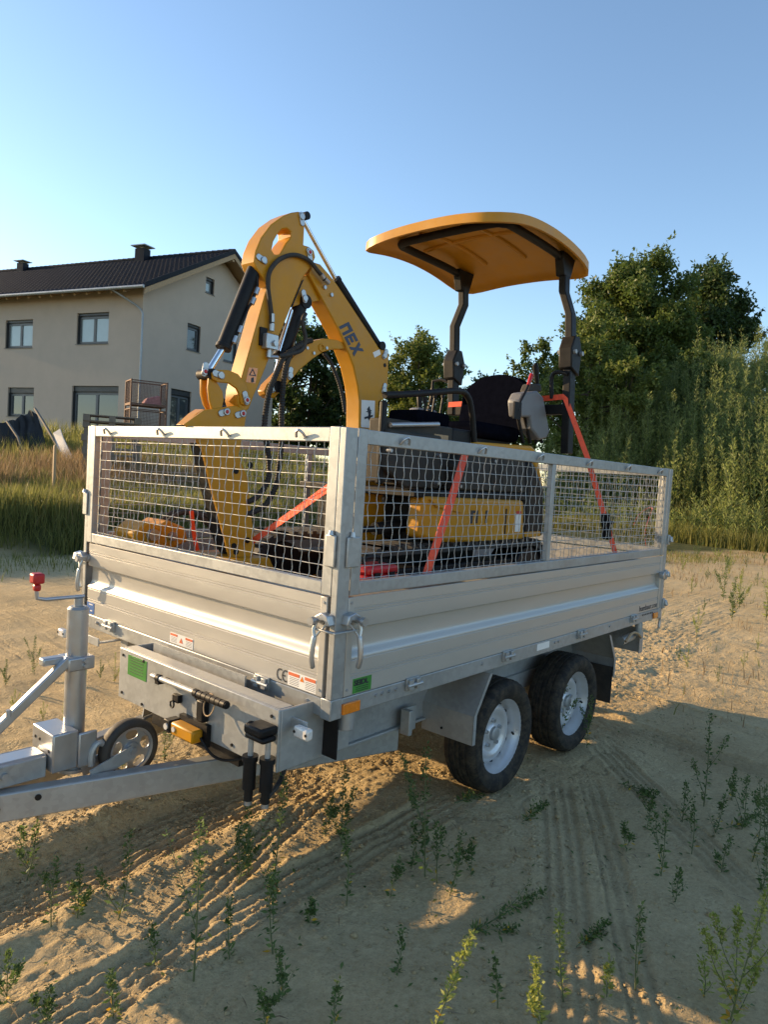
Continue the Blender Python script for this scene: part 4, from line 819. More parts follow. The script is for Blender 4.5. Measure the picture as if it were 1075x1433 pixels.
# lettering on the boom: three squared letters running down the plate
o_ = np.array((763., 611.)); ex = np.array((70., 136.))/153.0; ey = np.array((ex[1], -ex[0]))   # baseline direction and letter height in the enlarged view
def letter(polys, x0):
    mb = MB()
    for i, p in enumerate(polys):
        q = [o_+ex*(x0+a)+ey*b for a, b in p]; q = [onY(*c2(*k), YN-0.0002-0.0004*(i % 2)) for k in q]; mb.prism(q, (0, -0.0016, 0))
    return mb
N_ = [[(0, 0), (14, 0), (14, 50), (0, 50)], [(13, 36), (33, 36), (46, 50), (13, 50)], [(32, 0), (46, 0), (46, 50), (32, 37)]]
E_ = [[(0, 0), (12, 0), (12, 50), (0, 50)], [(11, 0), (42, 0), (42, 12), (11, 12)], [(11, 19), (38, 19), (38, 31), (11, 31)], [(11, 38), (42, 38), (42, 50), (11, 50)]]
X_ = [[(0, 0), (16, 0), (50, 50), (34, 50)], [(34, 0), (50, 0), (16, 50), (0, 50)]]
for nm, pol, x0 in (('letter_n', N_, 0), ('letter_e', E_, 54), ('letter_x', X_, 102)): E(nm, letter(pol, x0), 'navy', boom)
# paper label on the boom foot, warning label on the stick, small tag
lab = E('paper_label', MB().prism(pl2([(866, 944), (927, 948), (924, 1074), (864, 1068)], YN-0.0005), (0, -0.0015, 0)), 'white', boom)
E('label_print', MB().prism(pl2([(892, 985), (902, 972), (910, 1000), (905, 1040), (896, 1030), (898, 1010)], YN-0.0022), (0, -0.001, 0)).prism(pl2([(880, 1022), (918, 1012), (918, 1020), (880, 1032)], YN-0.0022), (0, -0.0008, 0)).prism(pl2([(888, 996), (912, 990), (912, 994), (888, 1000)], YN-0.0022), (0, -0.0009, 0)), 'ink', lab)
wl_ = E('warning_label', MB().prism(pl2([(352, 796), (394, 800), (382, 870), (338, 862)], YN-0.0125), (0, -0.0012, 0)), 'amber', stick)
E('label_print', MB().plate(pl2([(370, 800), (386, 836), (352, 832)], YN-0.0138), [pl2([(370, 809), (379, 831), (359, 829)], YN-0.0138)], (0, -0.0008, 0)).prism(pl2([(362, 846), (374, 840), (376, 862), (364, 866)], YN-0.0138), (0, -0.0008, 0)), 'ink', wl_)
E('tag', MB().prism(pl2([(918, 728), (948, 714), (954, 736), (926, 752)], YN-0.0005), (0, -0.0012, 0)), 'white', boom)
# --- upper structure (drawn about a plane 0.085 m nearer, then set over to its place)
SH = V(0.10, 0.085, 0); _oy, _ox, _E = onY, onX, E
def onY(u, v, y): return _oy(u, v, y+SH[1])-SH
def onX(u, v, x): return _ox(u, v, x+SH[0])-SH
def E(name, mb, m, parent=None, **k):
    mb.v = [(a+SH[0], b+SH[1], c) for a, b, c in mb.v]; return _E(name, mb, m, parent, **k)
sk = E('side_skirt', MB().prism([(0.94, 0.385, 1.19), (0.96, 0.385, 1.395), (1.93, 0.385, 1.385), (1.96, 0.385, 1.145), (1.50, 0.385, 1.135), (1.10, 0.385, 1.165)], (0, 0.10, 0)), 'yellow', bevel=0.02)
E('house_core', MB().box(1.06, 1.95, 0.486, 1.24, 1.15, 1.384), 'black', bevel=0.01)
E('skirt_step', MB().prism([(0.98, 0.3845, 1.385), (1.20, 0.3845, 1.385), (1.28, 0.3845, 1.31), (1.05, 0.3845, 1.34)], (0, -0.012, 0)), 'yellow', sk, bevel=0.006)
E('skirt_seam', MB().box(1.725, 1.737, 0.3825, 0.386, 1.19, 1.335), 'black', sk)
for x0, x1 in ((1.37, 1.392), (1.425, 1.44), (1.515, 1.535)): E('skirt_lettering', MB().box(x0, x1, 0.3828, 0.386, 1.255, 1.325), 'ink', sk)
E('skirt_lettering', MB().box(1.393, 1.412, 0.3828, 0.386, 1.310, 1.325), 'ink', sk)
wsk = E('warning_label', MB().box(1.84, 1.90, 0.3826, 0.386, 1.20, 1.32), 'white', sk); E('label_print', MB().box(1.84, 1.90, 0.3815, 0.3825, 1.305, 1.322), 'red', wsk)
E('rear_counterweight', MB().prism([(1.97, 0.40, 1.15), (1.965, 0.40, 1.62), (2.05, 0.40, 1.62), (2.20, 0.40, 1.46), (2.24, 0.40, 1.16)], (0, 0.84, 0)), 'black', bevel=0.03)
E('counterweight_trim', MB().box(1.98, 2.17, 0.394, 0.40, 1.165, 1.195), 'yellow')
E('deck', MB().box(0.90, 1.97, 0.40, 1.23, 1.385, 1.425), 'black', bevel=0.006)
E('side_panel', MB().prism([(0.69, 0.42, 1.60), (0.69, 0.42, 1.52), (0.84, 0.42, 1.43), (1.12, 0.42, 1.43), (1.12, 0.42, 1.70), (0.70, 0.42, 1.70)], (0, 0.05, 0)), 'grey', bevel=0.012)
E('side_panel', MB().prism([(1.22, 0.40, 1.428), (1.22, 0.40, 1.56), (1.30, 0.40, 1.64), (1.94, 0.40, 1.64), (1.96, 0.40, 1.428)], (0, 0.80, 0)), 'grey', bevel=0.012)
for p in ((1.28, 1.45), (1.9, 1.45), (1.6, 1.60), (0.70, 1.60), (1.08, 1.46), (1.08, 1.60)): E('panel_bolt', MB().cyl((p[0], 0.421, p[1]), (p[0], 0.394, p[1]), 0.009, n=8), 'zinc')
E('engine_hood', MB().prism([(1.40, 0.42, 1.645), (1.44, 0.42, 1.695), (2.04, 0.42, 1.715), (2.10, 0.42, 1.69), (2.22, 0.42, 1.47), (2.19, 0.42, 1.46), (2.06, 0.42, 1.63)], (0, 0.80, 0)), 'yellow', bevel=0.015)
E('hood_grille', MB().box(1.56, 1.70, 0.395, 0.41, 1.47, 1.66), 'black', bevel=0.006)
# front console box with handle tube, levers, handrail
x0, x1 = onY(*c8(75, 390), 0.46)[0], onY(*c8(400, 392), 0.46)[0]; zt = 1.755
cb = E('control_box', MB().box(x0, x1+0.02, 0.46, 0.57, 1.45, zt), 'grey', bevel=0.008)
E('control_box_end', MB().box(x1+0.021, x1+0.20, 0.46, 0.86, 1.45, zt), 'black', bevel=0.012)
ha, hb_ = onY(*c8(95, 412), 0.445), onY(*c8(335, 408), 0.445)
E('handle_tube', MB().cyl(ha, hb_, 0.012, n=14), 'zinc', cb)
E('data_plate', MB().box(x1-0.14, x1-0.02, 0.457, 0.461, 1.62, 1.71), 'wood', cb)
for (X1, Y1), (X2, Y2), r in (((300, 385), (318, 275), 0.006), ((340, 385), (358, 275), 0.006), ((265, 385), (268, 300), 0.007)):
    E('lever', MB().cyl(onY(*c8(X1, Y1), 0.62), onY(*c8(X2, Y2), 0.62), r, n=8).cyl(onY(*c8(X2, Y2), 0.62), onY(*c8(X2, Y2), 0.62)+V(0, 0, 0.03), r*1.9, n=10), 'black', cb)
gp = onY(*c8(285, 385), 0.66); mb = MB()
for i in range(6): mb.cyl(gp+V(0.003*i, 0, 0.02*i), gp+V(0.003*i, 0, 0.02*i+0.014), 0.022-0.002*i, n=12)
E('lever_boot', mb, 'rubber', cb); E('lever', MB().cyl(gp+V(0.02, 0, 0.1), gp+V(0.028, 0, 0.17), 0.014, 0.017, 12), 'black', cb)
E('switch_panel', MB().box(x1-0.12, x1+0.16, 0.58, 0.80, zt+0.001, zt+0.085), 'vinyl', cb, bevel=0.02)
E('handrail', MB().tube(smooth_path([onY(*c8(*p), 0.45) for p in ((66, 262), (200, 256), (330, 247), (420, 240), (465, 250), (490, 285), (502, 340), (510, 420), (516, 520))], 6), 0.0165, 14), 'black')
E('rail_socket', MB().box(onY(*c8(50, 300), 0.46)[0], onY(*c8(66, 300), 0.46)[0]+0.01, 0.445, 0.475, 1.44, 1.83), 'black', bevel=0.01)
# seat
def seat_back():
    mb = MB(); xs = 2.10; W2 = 0.245; zb, ztp = 1.79, 2.185
    ring = []
    for a in np.linspace(0, math.pi, 15): ring.append((0.80+W2*math.cos(a)*(1 if abs(math.cos(a)) < 0.98 else 1), ztp-0.15+0.15*math.sin(a)))
    ring = [(0.80+W2*0.94, zb)]+ring+[(0.80-W2*0.94, zb)]
    hole = []
    out = [(xs+0.10*((z-zb)/(ztp-zb)), y, z) for y, z in ring]
    hole = [(xs+0.10*((2.03+0.045*math.sin(a)-zb)/(ztp-zb)), 1.01+0.022*math.cos(a), 2.03+0.045*math.sin(a)) for a in np.linspace(0, 2*math.pi, 12, endpoint=False)]
    mb.plate(out, [hole], (0.07, 0, 0)); return mb
sb_ = E('seat_backrest', seat_back(), 'vinyl', bevel=0.028)
E('seat_cushion', MB().box(1.64, 2.12, 0.55, 1.05, 1.735, 1.83), 'vinyl', bevel=0.035); E('seat_base', MB().box(1.70, 2.08, 0.60, 1.0, 1.70, 1.7345), 'black')
# right-hand console with joystick
cc = [onY(*c8(*p), 0.46) for p in ((745, 290), (765, 250), (835, 240), (865, 275), (895, 445), (880, 478), (845, 488), (805, 430), (798, 370), (752, 372))]
con = E('arm_console', MB().prism(cc, (0, 0.09, 0)), 'greylight', bevel=0.012)
E('console_boot', MB().prism([onY(*c8(*p), 0.50) for p in ((790, 245), (806, 205), (852, 205), (858, 245))], (0, 0.07, 0)), 'rubber', con, bevel=0.01)
jp = [onY(*c8(*p), 0.53) for p in ((832, 215), (828, 180), (824, 150), (822, 118), (826, 105))]
E('joystick', MB().tube(jp, [0.013, 0.015, 0.0175, 0.018, 0.012], 12), 'black', con)
lv = [onY(*c8(*p), 0.455) for p in ((735, 340), (748, 290), (775, 240), (790, 205))]
E('safety_lever', MB().tube(lv, 0.008, 8).box(lv[0][0]-0.05, lv[0][0]+0.03, 0.45, 0.46, lv[0][2]-0.05, lv[0][2]+0.05), 'black', con)
E('lever_knob', MB().tube([onY(*c8(*p), 0.455) for p in ((786, 212), (800, 170), (804, 155))], [0.010, 0.013, 0.010], 10), 'red', con)
for X1 in (735, 770, 800, 828): E('console_strut', MB().cyl(onY(*c8(X1, 375), 0.50), onY(*c8(X1+25, 500), 0.50), 0.012, n=8), 'black', con)
E('left_console', MB().box(1.78, 1.98, 1.10, 1.20, 1.72, 1.93), 'greylight', bevel=0.02); E('joystick', MB().tube([(1.84, 1.15, 1.93), (1.83, 1.15, 2.0), (1.84, 1.15, 2.05)], [0.014, 0.017, 0.012], 12), 'black')
# canopy posts with folding hinges
PX = 2.30
def post(pts, wx, wy):
    q = [onX(*c3(*p), PX) for p in pts]; mb = MB()
    for a, b in zip(q, q[1:]): pass
    # one swept box: shared cross-sections
    V_ = []
    for p in q: V_ += [p+V(-wx/2, -wy/2, 0), p+V(wx/2, -wy/2, 0), p+V(wx/2, wy/2, 0), p+V(-wx/2, wy/2, 0)]
    Fs = [(3, 2, 1, 0), tuple(4*(len(q)-1)+i for i in range(4))]
    for i in range(len(q)-1):
        for k in range(4): Fs.append((4*i+k, 4*i+(k+1) % 4, 4*i+4+(k+1) % 4, 4*i+4+k))
    return mb.add(V_, Fs), q
mbp, qn = post([(905, 1060), (912, 860), (920, 640)], 0.075, 0.05); pn = E('canopy_post', mbp, 'black', bevel=0.006)
mbp, qn2 = post([(922, 655), (922, 480), (895, 385), (898, 255)], 0.065, 0.048); E('canopy_post', mbp, 'black', bevel=0.006)
h_ = qn[-1]; hn = E('post_hinge', MB().prism([h_+V(-0.055, -0.045, -0.10), h_+V(-0.07, -0.045, 0.02), h_+V(-0.03, -0.045, 0.10), h_+V(0.03, -0.045, 0.10), h_+V(0.07, -0.045, 0.02), h_+V(0.055, -0.045, -0.14)], (0, 0.09, 0)), 'black', bevel=0.008)
for d in (-0.04, 0.05): E('hinge_bolt', MB().cyl(h_+V(d, -0.062, 0), h_+V(d, 0.06, 0), 0.014, n=8), 'galv_dark', hn)
mbp, qf1 = post([(430, 900), (432, 780), (436, 690)], 0.075, 0.05); E('canopy_post', mbp, 'black', bevel=0.006)
mbp, qf2 = post([(436, 700), (438, 530), (474, 440), (474, 320)], 0.065, 0.048); E('canopy_post', mbp, 'black', bevel=0.006)
h_ = onX(*c3(434, 690), PX); hn = E('post_hinge', MB().prism([h_+V(-0.055, -0.045, -0.10), h_+V(-0.07, -0.045, 0.02), h_+V(-0.03, -0.045, 0.10), h_+V(0.03, -0.045, 0.10), h_+V(0.07, -0.045, 0.02), h_+V(0.055, -0.045, -0.14)], (0, 0.09, 0)), 'black', bevel=0.008)
for d in (-0.04, 0.05): E('hinge_bolt', MB().cyl(h_+V(d, -0.062, 0), h_+V(d, 0.06, 0), 0.014, n=8), 'galv_dark', hn)
E('rear_crossbar', MB().box(PX-0.03, PX+0.03, qn[1][1], qf1[1][1], 1.93, 1.99), 'black', bevel=0.006)
E('grab_handle', MB().tube(smooth_path([onX(*c8(*p), 2.26) for p in ((905, 280), (902, 220), (905, 170), (925, 148), (965, 150), (985, 158))], 5), 0.013, 12), 'black')
E('mirror_arm', MB().tube([onX(*c8(*p), 2.28) for p in ((390, 200), (350, 185), (308, 192), (305, 235))], 0.010, 8), 'black')
# canopy roof: a shallow pressed shell with a rolled rim
cx0, cx1, cy0, cy1 = 1.395, 2.56, 0.325, 1.385; CXm, CYm = (cx0+cx1)/2, (cy0+cy1)/2; HX, HY = (cx1-cx0)/2, (cy1-cy0)/2
def canz(a, b): return 3.022-0.085*abs(a)**2.4-0.055*abs(b)**2.4-(0.02*a if a > 0 else 0)
ns, nr = 64, 10; mb = MB(); exn = 7.5
def shell(zoff, shrink, rev):
    vs_ = []; 
    for i in range(nr+1):
        f = i/nr
        for k in range(ns):
            q = 2*math.pi*k/ns; c_, s_ = math.cos(q), math.sin(q); sup = (abs(c_)**exn+abs(s_)**exn)**(-1/exn)
            a, b = c_*sup*f*shrink, s_*sup*f*shrink; vs_.append((CXm+a*HX, CYm+b*HY, canz(a, b)+zoff))
    return vs_
top = shell(0.0, 1.0, 0); bot = shell(-0.032, 0.965, 1); nn_ = len(top); fs = []
for i in range(nr):
    for k in range(ns):
        k2 = (k+1) % ns; fs.append((i*ns+k, i*ns+k2, (i+1)*ns+k2, (i+1)*ns+k)); fs.append((nn_+i*ns+k2, nn_+i*ns+k, nn_+(i+1)*ns+k, nn_+(i+1)*ns+k2))
rim = [(CXm+(v[0]-CXm)*1.004, CYm+(v[1]-CYm)*1.004, v[2]-0.052) for v in top[nr*ns:]]; rim2 = [(CXm+(v[0]-CXm)*0.982, CYm+(v[1]-CYm)*0.982, v[2]-0.054) for v in top[nr*ns:]]
r0 = 2*nn_; r1 = r0+ns
for k in range(ns):
    k2 = (k+1) % ns; fs += [(nr*ns+k, nr*ns+k2, r0+k2, r0+k), (r0+k, r0+k2, r1+k2, r1+k), (r1+k, r1+k2, nn_+nr*ns+k2, nn_+nr*ns+k)]
can = E('canopy', MB().add(top+bot+rim+rim2, fs), 'yellow', smooth=60)
# moulded ribs under the roof
def under(x, y, d=0.035): return V(x, y, canz((x-CXm)/HX, (y-CYm)/HY)-d)
ribs = MB()
for y in (0.72, 1.02): ribs.tube([under(x, y, 0.034) for x in np.linspace(1.58, 2.30, 9)], 0.015, 8)
ribs.tube([under(1.90, y, 0.034) for y in np.linspace(0.50, 1.24, 9)], 0.015, 8)
E('roof_rib', ribs, 'yellow', can)
# black tube frame under the roof
zf = 2.905; yn_, yf_ = qn2[-1][1], qf2[-1][1]
fr_ = [(PX+0.02, yn_, zf-0.02), (2.10, yn_, zf), (1.68, yn_, zf+0.006), (1.60, yn_+0.02, zf+0.004), (1.565, yn_+0.08, zf+0.003), (1.56, (yn_+yf_)/2, zf+0.006), (1.565, yf_-0.08, zf+0.003), (1.60, yf_-0.02, zf+0.004), (1.68, yf_, zf+0.006), (2.10, yf_, zf), (PX+0.02, yf_, zf-0.02)]
E('canopy_frame', MB().tube(smooth_path(fr_, 5), 0.024, 12), 'black', can)
for p in (qn2[-1], qf2[-1]): E('frame_bracket', MB().prism([(PX-0.09, p[1]-0.03, zf+0.02), (PX+0.09, p[1]-0.03, zf+0.02), (PX+0.04, p[1]-0.03, zf-0.12), (PX-0.05, p[1]-0.03, zf-0.12)], (0, 0.06, 0)), 'black', can, bevel=0.006)
# tracks and blade
def track_unit(y0, y1):
    xa, xb, zc_, r = 0.66, 2.02, FLZ+0.205, 0.200; n = 70; loop = []
    per = [(xa+(xb-xa)*i/20, zc_+r) for i in range(20)]+[(xb+r*math.sin(a), zc_+r*math.cos(a)) for a in np.linspace(0, math.pi, 14)]+[(xb-(xb-xa)*i/20, zc_-r) for i in range(1, 20)]+[(xa-r*math.sin(a), zc_-r*math.cos(a)) for a in np.linspace(0, math.pi, 14)]
    mb = MB(); m_ = len(per); inn = [(xa if x < xa else xb if x > xb else x, 0) for x, z in per]
    P_ = []
    for (x, z) in per:
        ux = 0; cxn = min(max(x, xa), xb); d = np.array((x-cxn, z-zc_)); d = d/np.linalg.norm(d); P_.append(((x, z), (x-d[0]*0.028, z-d[1]*0.028), d))
    for i in range(m_):
        j = (i+1) % m_; a, b, _ = P_[i]; c_, d_, _ = P_[j]
        mb.hexa([(a[0], y0, a[1]), (c_[0], y0, c_[1]), (d_[0], y0, d_[1]), (b[0], y0, b[1])], [(a[0], y1, a[1]), (c_[0], y1, c_[1]), (d_[0], y1, d_[1]), (b[0], y1, b[1])])
    tr = E('track', mb, 'rubber', smooth=40)
    lug = MB()
    for i in range(0, m_, 1):
        a, b, d = P_[i]; t = np.array((-d[1], d[0])); w = 0.016
        q = [(a[0]+t[0]*w, a[1]+t[1]*w), (a[0]-t[0]*w, a[1]-t[1]*w), (a[0]-t[0]*w+d[0]*0.016*(0.2 if d[1] < -0.9 else 1), a[1]-t[1]*w+d[1]*0.016*(0.2 if d[1] < -0.9 else 1)), (a[0]+t[0]*w+d[0]*0.016*(0.2 if d[1] < -0.9 else 1), a[1]+t[1]*w+d[1]*0.016*(0.2 if d[1] < -0.9 else 1))]
        lug.prism([(x, y0-0.004, z) for x, z in q], (0, y1-y0+0.008, 0))
    o = E('track_lugs', lug, 'rubber', tr, smooth=None); o['kind'] = 'stuff'
    for x in (xa, xb): E('sprocket', MB().cyl((x, y0+0.02, zc_), (x, y1-0.02, zc_), 0.165, n=26).cyl((x, y0+0.005, zc_), (x, y0+0.02, zc_), 0.08, n=18), 'black', tr, bevel=0.008)
    E('track_frame', MB().box(xa+0.05, xb-0.05, y0+0.04, y1-0.04, zc_-0.09, zc_+0.10), 'black', tr, bevel=0.01)
    for x in (0.98, 1.34, 1.70): E('track_roller', MB().cyl((x, y0+0.015, zc_-0.105), (x, y1-0.015, zc_-0.105), 0.055, n=16), 'black', tr)
track_unit(0.36, 0.59); track_unit(1.05, 1.28)
E('undercarriage', MB().box(0.95, 1.75, 0.60, 1.04, 0.88, 1.10).cyl((1.36, 0.82, 1.10), (1.36, 0.82, 1.15), 0.26, n=32), 'black', bevel=0.01)
bl = E('dozer_blade', MB().prism([(0.46, 0.34, FLZ+0.02), (0.40, 0.34, FLZ+0.12), (0.42, 0.34, FLZ+0.26), (0.44, 0.34, FLZ+0.26), (0.435, 0.34, FLZ+0.12), (0.49, 0.34, FLZ+0.02)], (0, 0.96, 0)), 'yellow', bevel=0.003)
for y in (0.66, 0.94): E('blade_arm', MB().bar((0.45, y, FLZ+0.12), (1.05, y, FLZ+0.20), 0.06, 0.06), 'yellow', bl)
E('swing_cylinder', MB().cyl((0.80, 0.56, 1.22), (1.15, 0.56, 1.24), 0.032, n=16).cyl((0.62, 0.60, 1.21), (0.80, 0.56, 1.22), 0.016, n=12), 'black')

onY, onX, E = _oy, _ox, _E
# ================================================================== LASHING STRAPS AND LOOSE GEAR ON THE TRAILER
def ribbon(pts, w, wdir, th_=0.003):
    pts = [np.array(p, float) for p in pts]; mb = MB(); n = len(pts); wd = nrm(wdir)
    A = []
    for i, p in enumerate(pts):
        t = nrm(pts[min(i+1, n-1)]-pts[max(i-1, 0)]); s = nrm(wd-t*np.dot(wd, t)); nn = np.cross(t, s)*th_/2; s = s*w/2
        A += [p-s-nn, p+s-nn, p+s+nn, p-s+nn]
    fs = [(3, 2, 1, 0), tuple(4*(n-1)+k for k in range(4))]
    for i in range(n-1):
        for k in range(4): fs.append((4*i+k, 4*i+(k+1) % 4, 4*i+4+(k+1) % 4, 4*i+4+k))
    return mb.add(A, fs)
def strap(label, pts, w, wdir, base):
    o = thing('lashing_strap', label, 'strap', base, 'lashing straps on the load'); obj('webbing', ribbon(pts, w, wdir), M['orange'], o); return o
a, b = onY(654, 626, 0.42), onY(596, 806, 0.085)
strap('orange lashing strap running down past the yellow skirt to the side board', [a, a*0.5+b*0.5+V(0, -0.004, -0.006), b, V(b[0]-0.03, b[1]-0.005, FLZ+0.01)], 0.042, (1, 0, 0), (b[0], b[1], FLZ))
s2 = [onY(628, 566.5, 1.28), onY(700, 562.5, 0.86), onY(760, 558, 0.58), onY(788, 555.5, 0.435), onY(792, 559, 0.415), onY(822, 640, 0.29), onY(852, 742, 0.125), onY(866, 790, 0.075)]
o = strap('orange lashing strap drawn across the seat and down over the canopy post', s2, 0.036, (0.2, 0.1, 1), (s2[-1][0], 0.07, FLZ))
rt = onY(849, 738, 0.112); obj('ratchet', MB().bar(rt+V(-0.03, 0, 0.08), rt+V(0.02, 0, -0.07), 0.05, 0.03).cyl(rt+V(-0.03, -0.02, 0.03), rt+V(0.04, -0.02, 0.03), 0.012, n=10), M['black'], o, bevel=0.004)
a, b = onY(354, 757, 0.90), onX(462, 681, 0.07)
strap('orange lashing strap stretched level from the bucket to the corner post', [a, b, b+(b-a)*0.02], 0.030, (0, 0, 1), (a[0], a[1], FLZ))
rp_ = [onY(u, v, 0.9) for u, v in ((905, 772), (903, 745), (909, 722), (913, 711), (905, 712), (893, 722), (887, 734))]
strap('orange strap end hanging in a loose loop on the rear mesh', smooth_path(rp_, 4), 0.032, (1, 0.3, 0), (rp_[0][0], 1.0, FLZ))
rp_ = [onY(u, v, 1.30) for u, v in ((268, 715), (271, 745), (277, 775), (281, 800))]
strap('orange strap end hanging beside the yellow bucket', smooth_path(rp_, 4), 0.022, (1, 0, 0), (rp_[-1][0], 1.30, FLZ))
cc2 = onY(525, 802, 0.22)
tb = thing('tool_box', 'small red tool case on the trailer floor beside the track', 'tool case', (cc2[0], 0.24, FLZ))
obj('case_body', MB().box(cc2[0]-0.10, cc2[0]+0.10, 0.17, 0.31, FLZ+0.001, cc2[2]+0.0), M['red'], tb, bevel=0.012)
obj('case_lid', MB().box(cc2[0]-0.095, cc2[0]+0.095, 0.175, 0.305, cc2[2]+0.0008, cc2[2]+0.035), M['red'], tb, bevel=0.012)
obj('case_clasp', MB().box(cc2[0]-0.06, cc2[0]-0.03, 0.165, 0.1695, cc2[2]-0.03, cc2[2]+0.01).box(cc2[0]+0.03, cc2[0]+0.06, 0.165, 0.1695, cc2[2]-0.03, cc2[2]+0.01), M['black'], tb)
obj('case_handle', MB().tube(smooth_path([(cc2[0]-0.05, 0.24, cc2[2]+0.034), (cc2[0]-0.045, 0.24, cc2[2]+0.06), (cc2[0]+0.045, 0.24, cc2[2]+0.06), (cc2[0]+0.05, 0.24, cc2[2]+0.034)], 4), 0.008, 8), M['black'], tb)
# auger drive standing on the floor at the far front corner
ac = onY(212, 742, 1.52); ax_, az_ = ac[0], ac[2]
ad = thing('auger_drive', 'yellow hydraulic attachment head with black hoses behind the front mesh', 'attachment', (ax_, 1.52, FLZ))
obj('shaft', MB().cyl((ax_, 1.52, FLZ+0.001), (ax_, 1.52, az_-0.05), 0.075, n=20), M['black'], ad)
obj('motor_housing', MB().prism([(ax_-0.13, 1.42, az_-0.06), (ax_-0.15, 1.42, az_+0.0), (ax_-0.08, 1.42, az_+0.055), (ax_-0.02, 1.42, az_+0.03), (ax_+0.03, 1.42, az_+0.06), (ax_+0.13, 1.42, az_+0.02), (ax_+0.15, 1.42, az_-0.05), (ax_+0.05, 1.42, az_-0.09)], (0, 0.2, 0)), M['yellow'], ad, bevel=0.012)
obj('coupling_pin', MB().cyl((ax_-0.06, 1.39, az_-0.01), (ax_-0.06, 1.65, az_-0.01), 0.028, n=16).cyl((ax_+0.05, 1.40, az_-0.02), (ax_+0.05, 1.64, az_-0.02), 0.022, n=16), M['zinc'], ad)
for d in (0, 0.05): obj('hose', MB().tube(smooth_path([(ax_+0.06, 1.50+d, az_+0.03), (ax_+0.14, 1.48+d, az_+0.09), (ax_+0.24+d, 1.46, az_+0.07), (ax_+0.33+d, 1.44, az_-0.04), (ax_+0.30, 1.42, az_-0.25), (ax_+0.1, 1.40, FLZ+0.03)], 6), 0.014, 8), M['rubber'], ad)

# ================================================================== HOUSE
HAZ = rad(106.5); hu = V(math.cos(HAZ), math.sin(HAZ), 0); hv = V(math.sin(HAZ), -math.cos(HAZ), 0)
HS = 34.0/28.0
def zs(z): return CAM[2]+(z-CAM[2])*HS
HK = CAM+ray(197, 500)*34.0; HK[2] = 0.0; HZ0 = zs(2.05); HE = zs(8.22); HWID = 9.4*HS; HLEN = 15.0*HS; HRIDGE = zs(10.72)
house = thing('house', 'beige rendered two-storey house with dark tiled roof, beyond the meadow', 'house', (HK[0], HK[1], HZ0))
def H(a, b, z): return HK+hu*a+hv*b+V(0, 0, z)
def hob(name, mb, m, parent=None, **k): return obj(name, mb, M[m], parent or house, **k)
def hbox(mb, a0, a1, b0, b1, z0, z1): return mb.hexa([H(a0, b0, z0), H(a1, b0, z0), H(a1, b1, z0), H(a0, b1, z0)], [H(a0, b0, z1), H(a1, b0, z1), H(a1, b1, z1), H(a0, b1, z1)])
WT = 0.36
FW = [(6.10, 7.80, 5.98, 7.19), (1.76, 3.52, 6.07, 7.34), (5.90, 7.52, 3.03, 4.28), (1.09, 3.65, 2.12, 4.37), (11.4, 13.4, 6.10, 7.43), (11.4, 13.4, 3.08, 4.42)]
GW = [(2.66, 3.53, 6.30, 7.43), (3.73, 4.31, 8.98, 9.67), (1.82, 3.10, 2.15, 4.54), (5.20, 6.20, 6.24, 7.38), (5.3, 6.6, 2.9, 4.54)]
FW = [(a*HS, b*HS, zs(c), zs(d)) for a, b, c, d in FW]; GW = [(a*HS, b*HS, zs(c), zs(d)) for a, b, c, d in GW]
def wall_poly(out, holes, side):
    mk = (lambda a, z: H(a, 0, z)) if side == 'f' else (lambda a, z: H(0, a, z))
    off = hv*WT if side == 'f' else hu*WT
    return MB().plate([mk(a, z) for a, z in out], [[mk(a0, z0), mk(a1, z0), mk(a1, z1), mk(a0, z1)] for a0, a1, z0, z1 in holes], off)
hob('wall', wall_poly([(WT+0.001, HZ0-1.2), (HLEN, HZ0-1.2), (HLEN, HE), (WT+0.001, HE)], [(a, b, c, d) for a, b, c, d in FW], 'f'), 'render', smooth=None)
hob('wall', wall_poly([(0, HZ0-1.2), (HWID, HZ0-1.2), (HWID, HE), (HWID/2, HRIDGE), (0, HE)], GW, 'g'), 'render', smooth=None)
hob('wall', hbox(MB(), WT+0.001, HLEN, HWID-WT, HWID, HZ0-1.2, HE), 'render', smooth=None); hob('wall', hbox(MB(), HLEN+0.001, HLEN+WT, 0, HWID, HZ0-1.2, HE), 'render', smooth=None)
hob('plinth', hbox(hbox(MB(), -0.012, FW[3][0]-0.01, -0.012, -0.001, HZ0-1.2, HZ0+0.42), FW[3][1]+0.01, HLEN, -0.012, -0.001, HZ0-1.2, HZ0+0.42), 'plinth'); hob('plinth', hbox(hbox(MB(), -0.013, -0.001, 0, GW[2][0]-0.01, HZ0-1.2, HZ0+0.30), -0.013, -0.001, GW[2][1]+0.01, HWID, HZ0-1.2, HZ0+0.30), 'plinth')
hob('inner_floor', hbox(MB(), WT+0.05, HLEN-0.1, WT+0.05, HWID-WT-0.05, zs(4.75), zs(5.0)), 'plinth')
